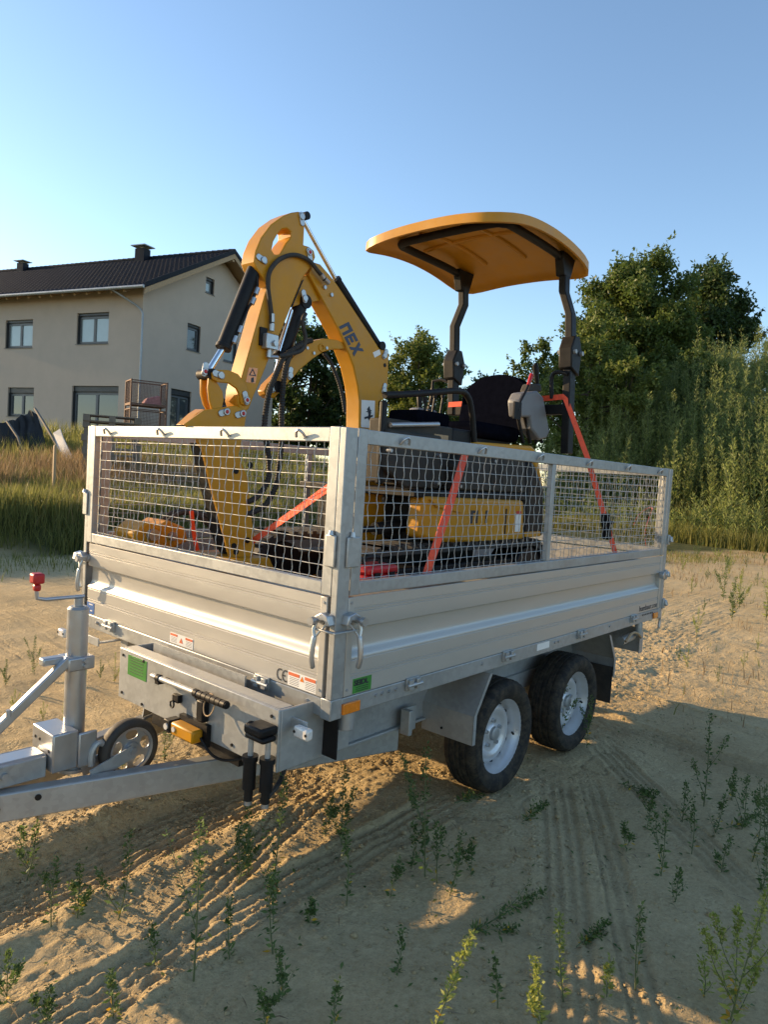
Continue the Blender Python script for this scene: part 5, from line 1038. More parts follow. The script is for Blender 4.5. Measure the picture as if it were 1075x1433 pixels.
def window(a0, a1, z0, z1, side, door=False, blind=True):
    def Q(a, d, z): return H(a, d, z) if side == 'f' else H(d, a, z)
    def bx_(mb, p0, p1, d0, d1, q0, q1): return mb.hexa([Q(p0, d0, q0), Q(p1, d0, q0), Q(p1, d1, q0), Q(p0, d1, q0)], [Q(p0, d0, q1), Q(p1, d0, q1), Q(p1, d1, q1), Q(p0, d1, q1)])
    f = 0.07; d0, d1 = 0.17, 0.25; w = a1-a0; zt_ = z1-(0.27 if z1 < 6 else 0.12); mb = MB()
    bx_(mb, a0, a0+f, d0, d1, z0, zt_); bx_(mb, a1-f, a1, d0, d1, z0, zt_); bx_(mb, a0+f, a1-f, d0, d1, zt_-f, zt_); bx_(mb, a0+f, a1-f, d0, d1, z0, z0+f)
    fr = hob('window', mb, 'frame', smooth=None)
    hob('shutter_box', bx_(MB(), a0, a1, 0.10, 0.25, zt_+0.001, z1), 'frame', fr); hob('shutter_rail', bx_(MB(), a0, a0+0.05, 0.06, 0.169, z0, zt_), 'frame', fr); hob('shutter_rail', bx_(MB(), a1-0.05, a1, 0.06, 0.169, z0, zt_), 'frame', fr)
    hob('sill', bx_(MB(), a0-0.04, a1+0.04, -0.045, 0.17, z0-0.03, z0-0.0005), 'plinth', fr)
    n = 2 if w > 1.4 else 1; pw = (w-2*f)/n
    for i in range(n):
        p0 = a0+f+i*pw; p1 = p0+pw; s = 0.075; mb = MB(); q0, q1 = z0+f+0.001, zt_-f-0.001
        bx_(mb, p0+0.002, p0+s, d0-0.012, d1-0.02, q0, q1); bx_(mb, p1-s, p1-0.002, d0-0.012, d1-0.02, q0, q1); bx_(mb, p0+s, p1-s, d0-0.012, d1-0.02, q0, q0+s); bx_(mb, p0+s, p1-s, d0-0.012, d1-0.02, q1-s, q1)
        hob('sash', mb, 'frameg', fr, smooth=None); hob('pane', bx_(MB(), p0+s, p1-s, 0.20, 0.212, q0+s, q1-s), 'curtain' if blind else 'glass', fr)
    return fr
for i, w in enumerate(FW): window(*w, 'f', blind=(i in (0, 1, 4)))
for i, w in enumerate(GW): window(*w, 'g', blind=(i in (1, 3)))
# roof: two slopes of interlocking tiles
OV, OVG = 0.88, 0.9; slope = (HRIDGE-HE)/(HWID/2); th0 = 0.30
def roof_mesh(side):
    ncol = int((HLEN+2*OVG)/0.15); nrow = int((HWID/2+OV)/0.34*1.0); us = []
    prof = [(0.0, 0.0), (0.30, 0.0), (0.42, 0.045), (0.70, 0.055), (0.88, 0.02)]
    for c in range(ncol):
        for p, h in prof: us.append(((c+p)*0.15*2-OVG, h)) if c*0.30-OVG < HLEN+OVG else None
    us = np.array(us); rows = []
    for r in range(nrow): rows += [((r)/nrow, 0.022), ((r+0.999)/nrow, 0.0)]
    rows = np.array(rows)
    a = us[:, 0][None, :]; h = us[:, 1][None, :]; f = rows[:, 0][:, None]; hr = rows[:, 1][:, None]
    b = -OV+f*(HWID/2+OV); z = HE+th0+slope*b; zz = z+h+hr
    bb = b if side == 0 else HWID-b
    P_ = HK[None, None]+hu*a[..., None]+hv*(bb+0*a)[..., None]; P_[..., 2] = zz
    n0_, n1_ = P_.shape[:2]; ix = np.arange(n0_*n1_).reshape(n0_, n1_)
    Fq = np.stack([ix[:-1, :-1], ix[:-1, 1:], ix[1:, 1:], ix[1:, :-1]], -1).reshape(-1, 4)
    return P_.reshape(-1, 3)-np.array(ROOTLOC[house.name]), Fq
for s in (0, 1):
    vv, ff = roof_mesh(s); me = np_mesh('roof_tiles', vv, ff, M['tile']); o = link('roof_tiles', me, house); o['kind'] = 'stuff'
    mb = MB(); y0 = (lambda b: b) if s == 0 else (lambda b: HWID-b)
    lo = [H(-OVG, y0(-OV), HE+th0+slope*-OV-0.10), H(HLEN+OVG, y0(-OV), HE+th0+slope*-OV-0.10), H(HLEN+OVG, y0(HWID/2), HE+th0+slope*HWID/2-0.10), H(-OVG, y0(HWID/2), HE+th0+slope*HWID/2-0.10)]
    hob('roof_boarding', mb.hexa(lo, [p+V(0, 0, 0.085) for p in lo]), 'wood', smooth=None)
    vb_ = [H(-OVG, y0(-OV+0.05), HE+th0+slope*-OV-0.36), H(-OVG+0.06, y0(-OV+0.05), HE+th0+slope*-OV-0.36), H(-OVG+0.06, y0(HWID/2), HE+th0+slope*HWID/2-0.36), H(-OVG, y0(HWID/2), HE+th0+slope*HWID/2-0.36)]
    hob('barge_board', MB().hexa(vb_, [p+V(0, 0, 0.262) for p in vb_]), 'wood', smooth=None)
    ve = [H(-OVG-0.03, y0(-OV), HE+th0+slope*-OV-0.10), H(-OVG-0.005, y0(-OV), HE+th0+slope*-OV-0.10), H(-OVG-0.005, y0(HWID/2), HE+th0+slope*HWID/2-0.10), H(-OVG-0.03, y0(HWID/2), HE+th0+slope*HWID/2-0.10)]
    hob('verge_tile', MB().hexa(ve, [p+V(0, 0, 0.24) for p in ve]), 'tile', smooth=None)
    for a in np.arange(0.5, HLEN, 0.8):
        p0 = H(a, y0(-OV+0.12), HE+th0+slope*(-OV+0.12)-0.20); p1 = H(a, y0(0.3), HE+th0+slope*0.3-0.20); hob('rafter_end', MB().bar(p0, p1, 0.10, 0.19), 'wood', smooth=None)
    mb = MB()
    gp_ = [H(a, y0(-OV-0.06), HE+th0+slope*-OV-0.06) for a in (-OVG, HLEN+OVG)]
    hob('gutter', MB().cyl(gp_[0], gp_[1], 0.075, n=14), 'galv')
rd = MB()
for i in range(int((HLEN+2*OVG)/0.38)): a = -OVG+i*0.38; rd.cyl(H(a, HWID/2, HRIDGE+th0+0.045), H(a+0.385, HWID/2, HRIDGE+th0+0.06), 0.12, 0.13, 10)
hob('ridge_tiles', rd, 'tile')
for b in (HWID/2, ): hob('purlin', hbox(MB(), -OVG+0.062, 0.1, b-0.08, b+0.08, HRIDGE-0.22, HRIDGE+0.05), 'wood', smooth=None)
for b in (0.15, HWID-0.15): hob('purlin', hbox(MB(), -OVG+0.062, -0.001, b-0.08, b+0.08, HE-0.02+slope*0.15, HE+0.18+slope*0.15), 'wood', smooth=None)
# downpipe with swan neck at the corner
dp = [H(1.15, -OV-0.06, HE+th0+slope*-OV-0.10), H(1.1, -OV+0.02, HE-0.28), H(0.30, -0.16, HE-0.85), H(0.05, -0.09, HE-1.05), H(0.0-0.08, -0.08, HE-1.25), H(-0.08, -0.08, HZ0+0.1)]
hob('downpipe', MB().tube(dp, 0.05, 12), 'galv_dark')
for z in (3.2, 5.2, 6.6): hob('pipe_clip', MB().cyl(H(-0.08, -0.08, z), H(-0.08, -0.08, z+0.05), 0.066, n=12), 'galv_dark')
for a, bb_, s_ in ((4.4*HS, HWID/2-0.3, 0.85), (12.6*HS, HWID/2-0.2, 0.7)):
    zc_ = HRIDGE+0.1
    ch = hob('chimney', hbox(MB(), a-0.40*s_, a+0.40*s_, bb_-0.3*s_, bb_+0.3*s_, zc_-0.2, zc_+0.82*s_), 'tile', smooth=None)
    hob('chimney_cap', hbox(MB(), a-0.62*s_, a+0.62*s_, bb_-0.5*s_, bb_+0.5*s_, zc_+0.96*s_, zc_+1.02*s_), 'galv', ch); hob('chimney_pipe', MB().cyl(H(a, bb_, zc_+0.82*s_), H(a, bb_, zc_+1.12*s_), 0.14*s_, n=14), 'galv', ch)

# ================================================================== THINGS IN THE YARD BY THE HOUSE
def GZ(p): return gz(p[0], p[1])
def gbox(mb, o, e1, e2, a0, a1, b0, b1, z0, z1):
    q = lambda a, b, z: o+e1*a+e2*b+V(0, 0, z)
    return mb.hexa([q(a0, b0, z0), q(a1, b0, z0), q(a1, b1, z0), q(a0, b1, z0)], [q(a0, b0, z1), q(a1, b0, z1), q(a1, b1, z1), q(a0, b1, z1)])
# two stacked wire-mesh crates
def crate(name, label, o, z0, full):
    e1 = -hu*0.55+hv*0.83; e1 = nrm(e1); e2 = V(-e1[1], e1[0], 0); Wd, Dp, Ht = 1.25, 0.85, 0.97
    t = thing(name, label, 'mesh crate', (o[0], o[1], z0), 'mesh crates by the house'); ob_ = V(o[0], o[1], z0)
    for a in (0, Wd-0.05):
        for b in (0, Dp-0.05): obj('corner_post', gbox(MB(), ob_, e1, e2, a, a+0.05, b, b+0.05, 0.0, Ht), M['rust'], t, smooth=None)
    mb = MB()
    for z in (0.10, 0.14, Ht-0.05): 
        gbox(mb, ob_, e1, e2, 0.05, Wd-0.05, 0.005, 0.045, z, z+0.035); gbox(mb, ob_, e1, e2, 0.05, Wd-0.05, Dp-0.045, Dp-0.005, z, z+0.035); gbox(mb, ob_, e1, e2, 0.005, 0.045, 0.05, Dp-0.05, z, z+0.035); gbox(mb, ob_, e1, e2, Wd-0.045, Wd-0.005, 0.05, Dp-0.05, z, z+0.035)
    obj('rim_bar', mb, M['rust'], t, smooth=None); obj('base_sheet', gbox(MB(), ob_, e1, e2, 0.05, Wd-0.05, 0.05, Dp-0.05, 0.12, 0.135), M['rust'], t)
    mb = MB(); q = lambda a, b, z: ob_+e1*a+e2*b+V(0, 0, z)
    for a in np.arange(0.05, Wd-0.04, 0.05):
        for b in (0.025, Dp-0.025): mb.tube([q(a, b, 0.13), q(a, b, Ht-0.03)], 0.0045, 4, False)
    for b in np.arange(0.05, Dp-0.04, 0.05):
        for a in (0.025, Wd-0.025): mb.tube([q(a, b, 0.13), q(a, b, Ht-0.03)], 0.0045, 4, False)
    for z in np.arange(0.18, Ht-0.05, 0.05):
        for b in (0.02, Dp-0.02): mb.tube([q(0.03, b, z), q(Wd-0.03, b, z)], 0.0045, 4, False)
        for a in (0.02, Wd-0.02): mb.tube([q(a, 0.03, z), q(a, Dp-0.03, z)], 0.0045, 4, False)
    obj('wire_grid', mb, M['rust'], t, smooth=None)
    if full:
        s = thing('insulation_sack', 'pink sack lying in the upper wire crate', 'sack', q(0.6, 0.4, 0.136))
        obj('sack_body', MB().hexa([q(0.45, 0.1, 0.137), q(1.1, 0.1, 0.137), q(1.1, 0.7, 0.137), q(0.45, 0.7, 0.137)], [q(0.62, 0.18, 0.40), q(1.02, 0.16, 0.52), q(1.0, 0.62, 0.50), q(0.6, 0.6, 0.36)]), M['pinksack'], s, bevel=0.05)
dcr = 24.0; pc = CAM+ray(181, 590)*dcr
crz = CAM[2]+ray(212, 606)[2]*dcr-0.62
zc1 = (CAM+ray(212, 572)*dcr)[2]
crate('mesh_crate', 'rusty wire mesh crate standing under another one by the house corner', pc, zc1-0.97, False)
crate('mesh_crate', 'rusty wire mesh crate holding a pink sack, on top of another one', pc, zc1+0.001, True)
# pallet stack
def pallet(o, e1, e2, z0, label, grp, first):
    t = thing('pallet', label, 'pallet', (o[0], o[1], z0), grp); ob_ = V(o[0], o[1], z0)
    for b in (0, 0.33, 0.66): 
        for a in (0, 0.53, 1.06): obj('block', gbox(MB(), ob_, e1, e2, a, a+0.14, b, b+0.12, 0.022, 0.10), M['woodgrey'], t, smooth=None)
        obj('bottom_board', gbox(MB(), ob_, e1, e2, 0, 1.2, b, b+0.12, 0, 0.0215), M['woodgrey'], t, smooth=None)
    for a in (0.002, 0.532, 1.062): obj('cross_board', gbox(MB(), ob_, e1, e2, a, a+0.136, 0, 0.78, 0.1005, 0.1225), M['woodgrey'], t, smooth=None)
    for b in (0, 0.17, 0.34, 0.51, 0.66): obj('top_board', gbox(MB(), ob_, e1, e2, 0, 1.2, b, b+0.12, 0.123, 0.144), M['woodgrey'], t, smooth=None)
pd = 15.5; po = CAM+ray(116, 600)*pd; e1 = nrm(V(CR[0], CR[1], 0)*0.9+V(CF[0], CF[1], 0)*0.35); e2 = V(-e1[1], e1[0], 0)
zt_ = (CAM+ray(150, 581)*pd)[2]; zg = GZ(po); npal = max(2, int(round((zt_-zg)/0.145)))
for k in range(npal): pallet(po+V(random.uniform(-.03, .03), random.uniform(-.03, .03), 0), e1, e2, zt_-0.145*(npal-k), 'grey wooden pallet, %s in the stack before the house wall' % (['lowest']+['%s from the bottom' % w for w in ('second', 'third', 'fourth', 'fifth', 'sixth', 'seventh', 'eighth', 'ninth', 'tenth', 'eleventh', 'twelfth', 'thirteenth', 'fourteenth')])[k] if k < npal-1 else 'grey wooden pallet, topmost in the stack before the house wall', 'stacked pallets', k == 0)
# tarpaulin-covered heap with ridge pole, sheet, stake
td = 19.0
def tp(u, v, d=td): return CAM+ray(u, v)*d
tent = thing('covered_heap', 'black tarpaulin tent over a heap, propped by a sloping pole', 'tarpaulin', (*tp(40, 660)[:2], GZ(tp(40, 660))))
A_ = [tp(-40, 612, 18.2), tp(0, 596, 18.6), tp(20, 586, 18.8), tp(34, 581, 19.0), tp(51, 577, 19.0)]; zl = GZ(tp(40, 650, 18.5))-0.1
Bq = [tp(-50, 668, 17.6), tp(0, 668, 17.8), tp(26, 668, 17.8), tp(50, 666, 17.9), tp(78, 664, 18.2)]; Cq = [tp(-30, 650, 22), tp(10, 645, 22), tp(30, 640, 22), tp(48, 640, 22), tp(70, 640, 21.5)]
nU, nV = 25, 17; vs_ = []
for i in range(nU):
    f = i/(nU-1)*4; k = min(int(f), 3); g_ = f-k; a = A_[k]*(1-g_)+A_[k+1]*g_; b = Bq[k]*(1-g_)+Bq[k+1]*g_; c = Cq[k]*(1-g_)+Cq[k+1]*g_
    for j in range(nV):
        h = j/(nV-1)*2-1; q = b if h < 0 else c; t_ = abs(h); p = a*(1-t_)+q*t_; p = p.copy(); p[2] += -0.10*math.sin(math.pi*t_)+0.16*(float(fbm(np.array([i*0.5]), np.array([j*0.55]), 3, 71)[0])-0.5)*2; p = p+V(CF[0], CF[1], 0)*0.14*(float(fbm(np.array([i*0.42+9]), np.array([j*0.6]), 3, 72)[0])-0.5)*2
        vs_.append(p)
fs_ = [(i*nV+j, (i+1)*nV+j, (i+1)*nV+j+1, i*nV+j+1) for i in range(nU-1) for j in range(nV-1)]
o = obj('tarpaulin', MB().add(vs_, fs_), M['tarp'], tent, smooth=50); sm = o.modifiers.new('thickness', 'SOLIDIFY'); sm.thickness = 0.01
obj('ridge_pole', MB().tube([tp(49, 572, 18.9), tp(64, 596, 18.3), tp(79, 622, 17.8), tp(92, 660, 17.4)], 0.035, 8), M['woodgrey'], tent)
obj('prop_pole', MB().tube([tp(10, 590, 18.5), tp(25, 612, 18.0), tp(34, 640, 17.7)], 0.03, 8), M['woodgrey'], tent)
sh = [tp(74, 606, 17.9), tp(84, 600, 17.9), tp(88, 612, 17.6), tp(101, 640, 17.0), tp(92, 646, 17.0), tp(81, 628, 17.4)]
o = obj('leaning_sheet', MB().prism(sh, V(CF[0], CF[1], 0)*0.04), M['foil'], None, smooth=None); rebase(o, (sh[4][0], sh[4][1], sh[4][2])); tag(o, 'pale grey sheet leaning against the tarpaulin tent', 'sheet')
sk_ = tp(77, 624, 13.2); sg2 = gz(sk_[0], sk_[1])
o = obj('wooden_stake', MB().bar((sk_[0], sk_[1], sg2-0.2), sk_, 0.045, 0.045).add([sk_+V(-.0225, -.0225, 0.0), sk_+V(.0225, -.0225, 0), sk_+V(.0225, .0225, 0), sk_+V(-.0225, .0225, 0), sk_+V(0, 0, 0.03)], [(0, 1, 4), (1, 2, 4), (2, 3, 4), (3, 0, 4)]), M['wood'], None, smooth=None)
rebase(o, (sk_[0], sk_[1], sg2)); tag(o, 'square wooden stake standing in the tall dry grass', 'stake')

# ================================================================== VEGETATION
def leaf_quads(P_, D, N_, ln, wd):
    """leaf diamonds: base point, direction, side, length, width (arrays)"""
    S = np.cross(D, N_); S /= np.maximum(1e-6, np.linalg.norm(S, axis=1, keepdims=True))
    U = np.cross(S, D); mid = P_+D*ln[:, None]*0.45-U*ln[:, None]*0.05
    v = np.stack([P_, mid+S*wd[:, None]*0.5, P_+D*ln[:, None]-U*ln[:, None]*0.16, mid-S*wd[:, None]*0.5], 1)
    n = len(P_); f = (np.array([[0, 1, 2, 3]])[None]+4*np.arange(n)[:, None, None]).reshape(-1, 4)
    return v.reshape(-1, 3), f
def rdir(r, n, up=0.0):
    d = r.normal(size=(n, 3)); d[:, 2] += up; return d/np.linalg.norm(d, axis=1, keepdims=True)
def make_tree(label, u, vtop, depth, wpx, vbot, m, seed, leaf=0.15, dens=1.0, grp='trees behind the trailer', spiky=0.4, fill=1.0, name='tree', openness=0.0):
    r = np.random.default_rng(seed)
    top = CAM+ray(u, vtop)*depth; bot = CAM+ray(u, vbot)*depth; x, y = top[0], top[1]; z0 = gz(x, y)
    ht = top[2]-bot[2]; wdt = wpx/FPX*depth; cz = (top[2]+bot[2])/2
    t = thing(name, label, 'tree', (x, y, z0), grp)
    zb = max(z0, bot[2]-0.5)
    n_cl = int(70*dens*(ht*wdt)/30+24); C_ = r.normal(size=(n_cl, 3)); C_ /= np.linalg.norm(C_, axis=1, keepdims=True); rr = r.uniform(0.12, 1, n_cl)**0.45
    C_ = C_*rr[:, None]; h01 = (C_[:, 2]+1)/2; taper = np.clip(1.18-0.55*h01**2, 0.35, 1.1)*(0.80+0.40*fbm(C_[:, 0]*1.7+5, C_[:, 1]*1.7+C_[:, 2], 2, seed))
    C_[:, 0] *= wdt/2*taper; C_[:, 1] *= wdt/2*taper; C_[:, 2] *= ht/2*0.93
    cr = r.uniform(0.05, 0.12, n_cl)*(wdt+ht)/2*0.9
    nl = (r.uniform(0.7, 1.3, n_cl)*190*fill*(cr/0.5)**2*(0.15/leaf)**2).astype(int)+20
    k = np.repeat(np.arange(n_cl), nl); n = len(k); off = r.normal(size=(n, 3)); off /= np.linalg.norm(off, axis=1, keepdims=True); off *= (r.uniform(0, 1, n)**0.55)[:, None]
    L_ = C_[k]+off*cr[k][:, None]*np.array([1, 1, 0.85])
    # shoots reaching out of the crown
    ns_ = int(n_cl*spiky*2.2); ks = r.integers(0, n_cl, ns_); sd = rdir(r, ns_, 0.0)*0.8+nrm_rows(C_[ks])*0.9; sd[:, 2] = np.abs(sd[:, 2])*0.9+0.25; sd /= np.linalg.norm(sd, axis=1, keepdims=True)
    ln_ = r.uniform(0.5, 1.25, ns_)*cr[ks]*1.9; per = 26; tt = r.uniform(0.2, 1, (ns_, per))
    sp = C_[ks][:, None]+sd[:, None]*(tt*ln_[:, None])[..., None]+r.normal(size=(ns_, per, 3))*(0.10*(1.15-tt))[..., None]*cr[ks][:, None, None]*1.6
    L_ = np.concatenate([L_, sp.reshape(-1, 3)]); L_ += np.array([0, 0, cz])+np.array([x, y, 0]); n = len(L_)
    D = rdir(r, n, -0.15); v, f = leaf_quads(L_, D, rdir(r, n, 0.6), r.uniform(0.7, 1.3, n)*leaf*1.25, r.uniform(0.7, 1.2, n)*leaf*0.72)
    o = link('crown', np_mesh('crown', v-np.array([x, y, z0]), f, M[m]), t); o['kind'] = 'stuff'
    mb = MB(); tr = max(0.06, ht*0.016); mb.tube([(x, y, z0-0.3), (x+0.05, y, z0+(cz-z0)*0.5), (x, y+0.05, cz), (x, y, cz+ht*0.3)], [tr, tr*0.85, tr*0.55, tr*0.15], 9)
    for i in r.integers(0, n_cl, 16):
        p0 = V(x, y, zb+(cz-zb)*r.uniform(0.2, 1.1)); p1 = V(x, y, cz)+C_[i]; mb.tube(smooth_path([p0, (p0+p1)/2+V(0, 0, -0.1*ht*0.2), p1], 3), [tr*0.42*(1-q*0.13) for q in range(7)], 6)
    obj('trunk', mb, M['bark'], t); return t
def nrm_rows(a): return a/np.maximum(1e-6, np.linalg.norm(a, axis=1, keepdims=True))
make_tree('tall broad deciduous tree rising above the weedy mound, beside a darker one', 898, 336, 34, 190, 640, 'leafmid', 101, 0.15, 1.25, fill=1.25)
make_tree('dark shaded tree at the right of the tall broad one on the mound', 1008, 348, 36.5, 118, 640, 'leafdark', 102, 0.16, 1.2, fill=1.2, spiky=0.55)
make_tree('olive green tree with loose outline just right of the canopy post', 835, 432, 29, 125, 690, 'leafbright', 103, 0.13, 1.0, spiky=0.6, fill=0.9)
make_tree('loose young tree with sparse upright shoots behind the handrail', 592, 462, 45, 125, 650, 'leafbright', 104, 0.17, 1.1, spiky=1.1, fill=0.6)
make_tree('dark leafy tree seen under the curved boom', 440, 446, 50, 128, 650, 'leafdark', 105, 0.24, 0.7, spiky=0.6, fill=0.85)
make_tree('thin leafy tree seen between the canopy posts', 758, 472, 41, 95, 650, 'leafmid', 106, 0.17, 0.9, spiky=0.9, fill=0.6)
make_tree('low leafy tree seen over the seat back', 688, 520, 42, 84, 650, 'leafmid', 107, 0.17, 0.9, spiky=0.9, fill=0.6)
make_tree('bushy tree at the far right edge of the mound', 1090, 472, 40, 66, 610, 'leafmid', 108, 0.16, 1.0)
make_tree('slender bush behind the boom foot', 536, 496, 47, 76, 650, 'leafbright', 109, 0.18, 0.9, spiky=0.9, fill=0.55)
make_tree('rounded yellow green bush on the mound below the tall broad tree', 882, 482, 27.5, 120, 640, 'leafbright', 110, 0.12, 1.0, grp='bushes on the mound', name='bush', spiky=0.7)
make_tree('small bright bush on the mound below the dark shaded tree', 985, 476, 28, 72, 620, 'leafmid', 111, 0.12, 1.0, grp='bushes on the mound', name='bush', spiky=0.7)
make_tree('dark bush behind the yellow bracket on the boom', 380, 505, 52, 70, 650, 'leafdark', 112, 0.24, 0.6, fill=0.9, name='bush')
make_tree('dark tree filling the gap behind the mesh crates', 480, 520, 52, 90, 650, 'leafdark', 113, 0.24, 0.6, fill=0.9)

# tall feathery weeds growing on the mound
def tallweed_mesh(seed, nst, hmin, hmax, rad_, m):
    r = np.random.default_rng(seed); Pp = []; D = []; ln = []; wd = []; st = MB()
    for s in range(nst):
        a = r.uniform(0, 6.283); rr = rad_*math.sqrt(r.uniform()); b = V(rr*math.cos(a), rr*math.sin(a), -0.1); h = r.uniform(hmin, hmax); lean = V(math.cos(a), math.sin(a), 0)*r.uniform(0, 0.22)+r.normal(size=3)*0.05
        tip = b+V(0, 0, h)+lean*h; st.tube([b, (b+tip)/2-lean*0.08*h, tip], [0.007, 0.005, 0.002], 4, False)
        k = int(52*h/1.5); t = r.uniform(0.18, 1.0, k)**0.8; p = b+(tip-b)*t[:, None]-(lean*0.08*h)*(np.sin(np.pi*t))[:, None]
        aa = r.uniform(0, 6.283, k); up = r.uniform(0.5, 1.5, k); d = np.stack([np.cos(aa), np.sin(aa), up], -1); d /= np.linalg.norm(d, axis=1, keepdims=True)
        # side twigs towards the top make a plume
        l = r.uniform(0.09, 0.19, k)*(1.15-0.55*t); Pp.append(p+d*l[:, None]*r.uniform(0, 0.6, k)[:, None]); D.append(d); ln.append(l); wd.append(l*r.uniform(0.16, 0.30, k))
    Pp = np.concatenate(Pp); D = np.concatenate(D); ln = np.concatenate(ln); wd = np.concatenate(wd)
    v, f = leaf_quads(Pp, D, rdir(r, len(Pp), 0.2), ln, wd); sv = np.array(st.v); sf = np.array(st.f); nv = len(v)
    me = np_mesh('tall_weed', np.concatenate([v, sv]), np.concatenate([f, sf+nv]), [M[m], M['stem']])
    mi = np.zeros(len(f)+len(sf), np.int32); mi[len(f):] = 1; me.polygons.foreach_set('material_index', mi); return me
TWM = [tallweed_mesh(300+i, 26, 1.1, 2.5, 0.55, 'weedtall') for i in range(5)]+[tallweed_mesh(320+i, 20, 0.5, 1.15, 0.5, 'weedtall') for i in range(3)]
r_ = np.random.default_rng(77); placed = []
def st_xy(s, t): return NX*(s+9.4)+NY*t, NY*(s+9.4)-NX*t
tries = 0
while len(placed) < 150 and tries < 6000:
    tries += 1; q_ = 0.5+11.0*r_.uniform()**0.95; y = r_.uniform(-7.0, 12.0); x = 19.6+0.10*y+q_
    p_ = np.array((x, y, 1.0))-CAM; dep = p_@CF; uu = 537.5+FPX*(p_@CR)/dep
    if uu < 640 or uu > 1120: continue
    big = q_ > 1.7
    if any((x-a)**2+(y-b)**2 < (0.86 if big else 0.6)**2 for a, b in placed): continue
    placed.append((x, y)); me = TWM[r_.integers(0, 5) if big else r_.integers(5, 8)]
    o = link('tall_weed', me); sc = r_.uniform(0.8, 1.3); o.location = (x, y, gz(x, y)); o.scale = (sc, sc, sc*r_.uniform(0.9, 1.15)); o.rotation_euler = (r_.normal()*0.05, r_.normal()*0.05, r_.uniform(0, 6.28))
    tag(o, 'tall feathery green weed in the thicket covering the mound' if big else 'knee-high feathery weed along the foot of the mound', 'weed', 'tall weeds on the mound' if big else 'low weeds at the foot of the mound')

# meadow grass
def blades(n, trange, srange, hmin, hmax, w, m, name, label, seed, sbias=1.0, clump=0.0, heap=False):
    r = np.random.default_rng(seed); t = r.uniform(*trange, n); s = srange[0]+(srange[1]-srange[0])*r.uniform(0, 1, n)**sbias
    x, y = st_xy(s, t) if not heap else (19.6+0.10*t+s, t)
    if clump: k = fbm(x*0.9, y*0.9, 3, seed)+r.uniform(-0.2, 0.2, n) > clump; x, y = x[k], y[k]; n = len(x)
    z = th(x, y)-0.02; h = r.uniform(hmin, hmax, n)*(0.7+0.6*fbm(x*0.7, y*0.7, 2, seed+1)); a = r.uniform(0, 6.283, n); ln = r.uniform(0.05, 0.5, n)*h; b = r.uniform(0, 6.283, n)
    B = np.stack([x, y, z], -1); S = np.stack([np.cos(a), np.sin(a), 0*a], -1)*(w*r.uniform(0.7, 1.4, n))[:, None]/2; Ld = np.stack([np.cos(b), np.sin(b), 0*b], -1)*ln[:, None]
    Mi = B+Ld*0.3+np.array([0, 0, 0.55])*h[:, None]; T = B+Ld+np.array([0, 0, 1.0])*h[:, None]
    v = np.stack([B-S, B+S, Mi+S*0.8, Mi-S*0.8, T], 1).reshape(-1, 3); f = (np.array([[0, 1, 2], [0, 2, 3], [3, 2, 4]])[None]+5*np.arange(n)[:, None, None]).reshape(-1, 3)
    o = link(name, np_mesh(name, v, f, M[m])); o['kind'] = 'stuff'; tag(o, label, 'grass'); return o
blades(95000, (-7, 10), (0.0, 5.5), 0.18, 0.50, 0.012, 'grass', 'meadow_grass', 'green meadow grass on the bank left of the trailer', 401, 0.9)
blades(45000, (-8, 4.0), (3.2, 6.6), 0.34, 0.72, 0.010, 'drygrass', 'dry_grass', 'tall dry brown grass in front of the tarpaulin tent', 402, 1.0, 0.42)
blades(9000, (-7, 10), (0.4, 3.6), 0.20, 0.52, 0.009, 'drygrass', 'dry_grass', 'dry stalks standing among the green grass of the bank', 408, 0.9, 0.5)
blades(30000, (-6, 12), (5, 14), 0.30, 0.7, 0.016, 'grass', 'meadow_grass', 'green grass growing up to the house', 403)
blades(36000, (-7, 12), (-0.4, 5.5), 0.20, 0.60, 0.016, 'grass', 'meadow_grass', 'bright green grass along the foot of the weedy mound', 404, 1.3, heap=True)
blades(20000, (-6, 14), (-2.4, 0.3), 0.04, 0.16, 0.008, 'grass', 'sparse_grass', 'sparse short grass where the sand meets the meadow', 405, 0.6, 0.5)

# dry tufts scattered over the sunlit sand behind the trailer
blades(26000, (3, 19), (-11.5, -0.3), 0.03, 0.15, 0.007, 'drygrass', 'dry_tufts', 'dry grass tufts scattered over the sunlit sand', 406, 0.45, 0.60)
blades(16000, (3, 19), (-11.0, -0.2), 0.03, 0.14, 0.007, 'grass', 'green_tufts', 'green grass tufts scattered over the sunlit sand', 407, 0.35, 0.62)
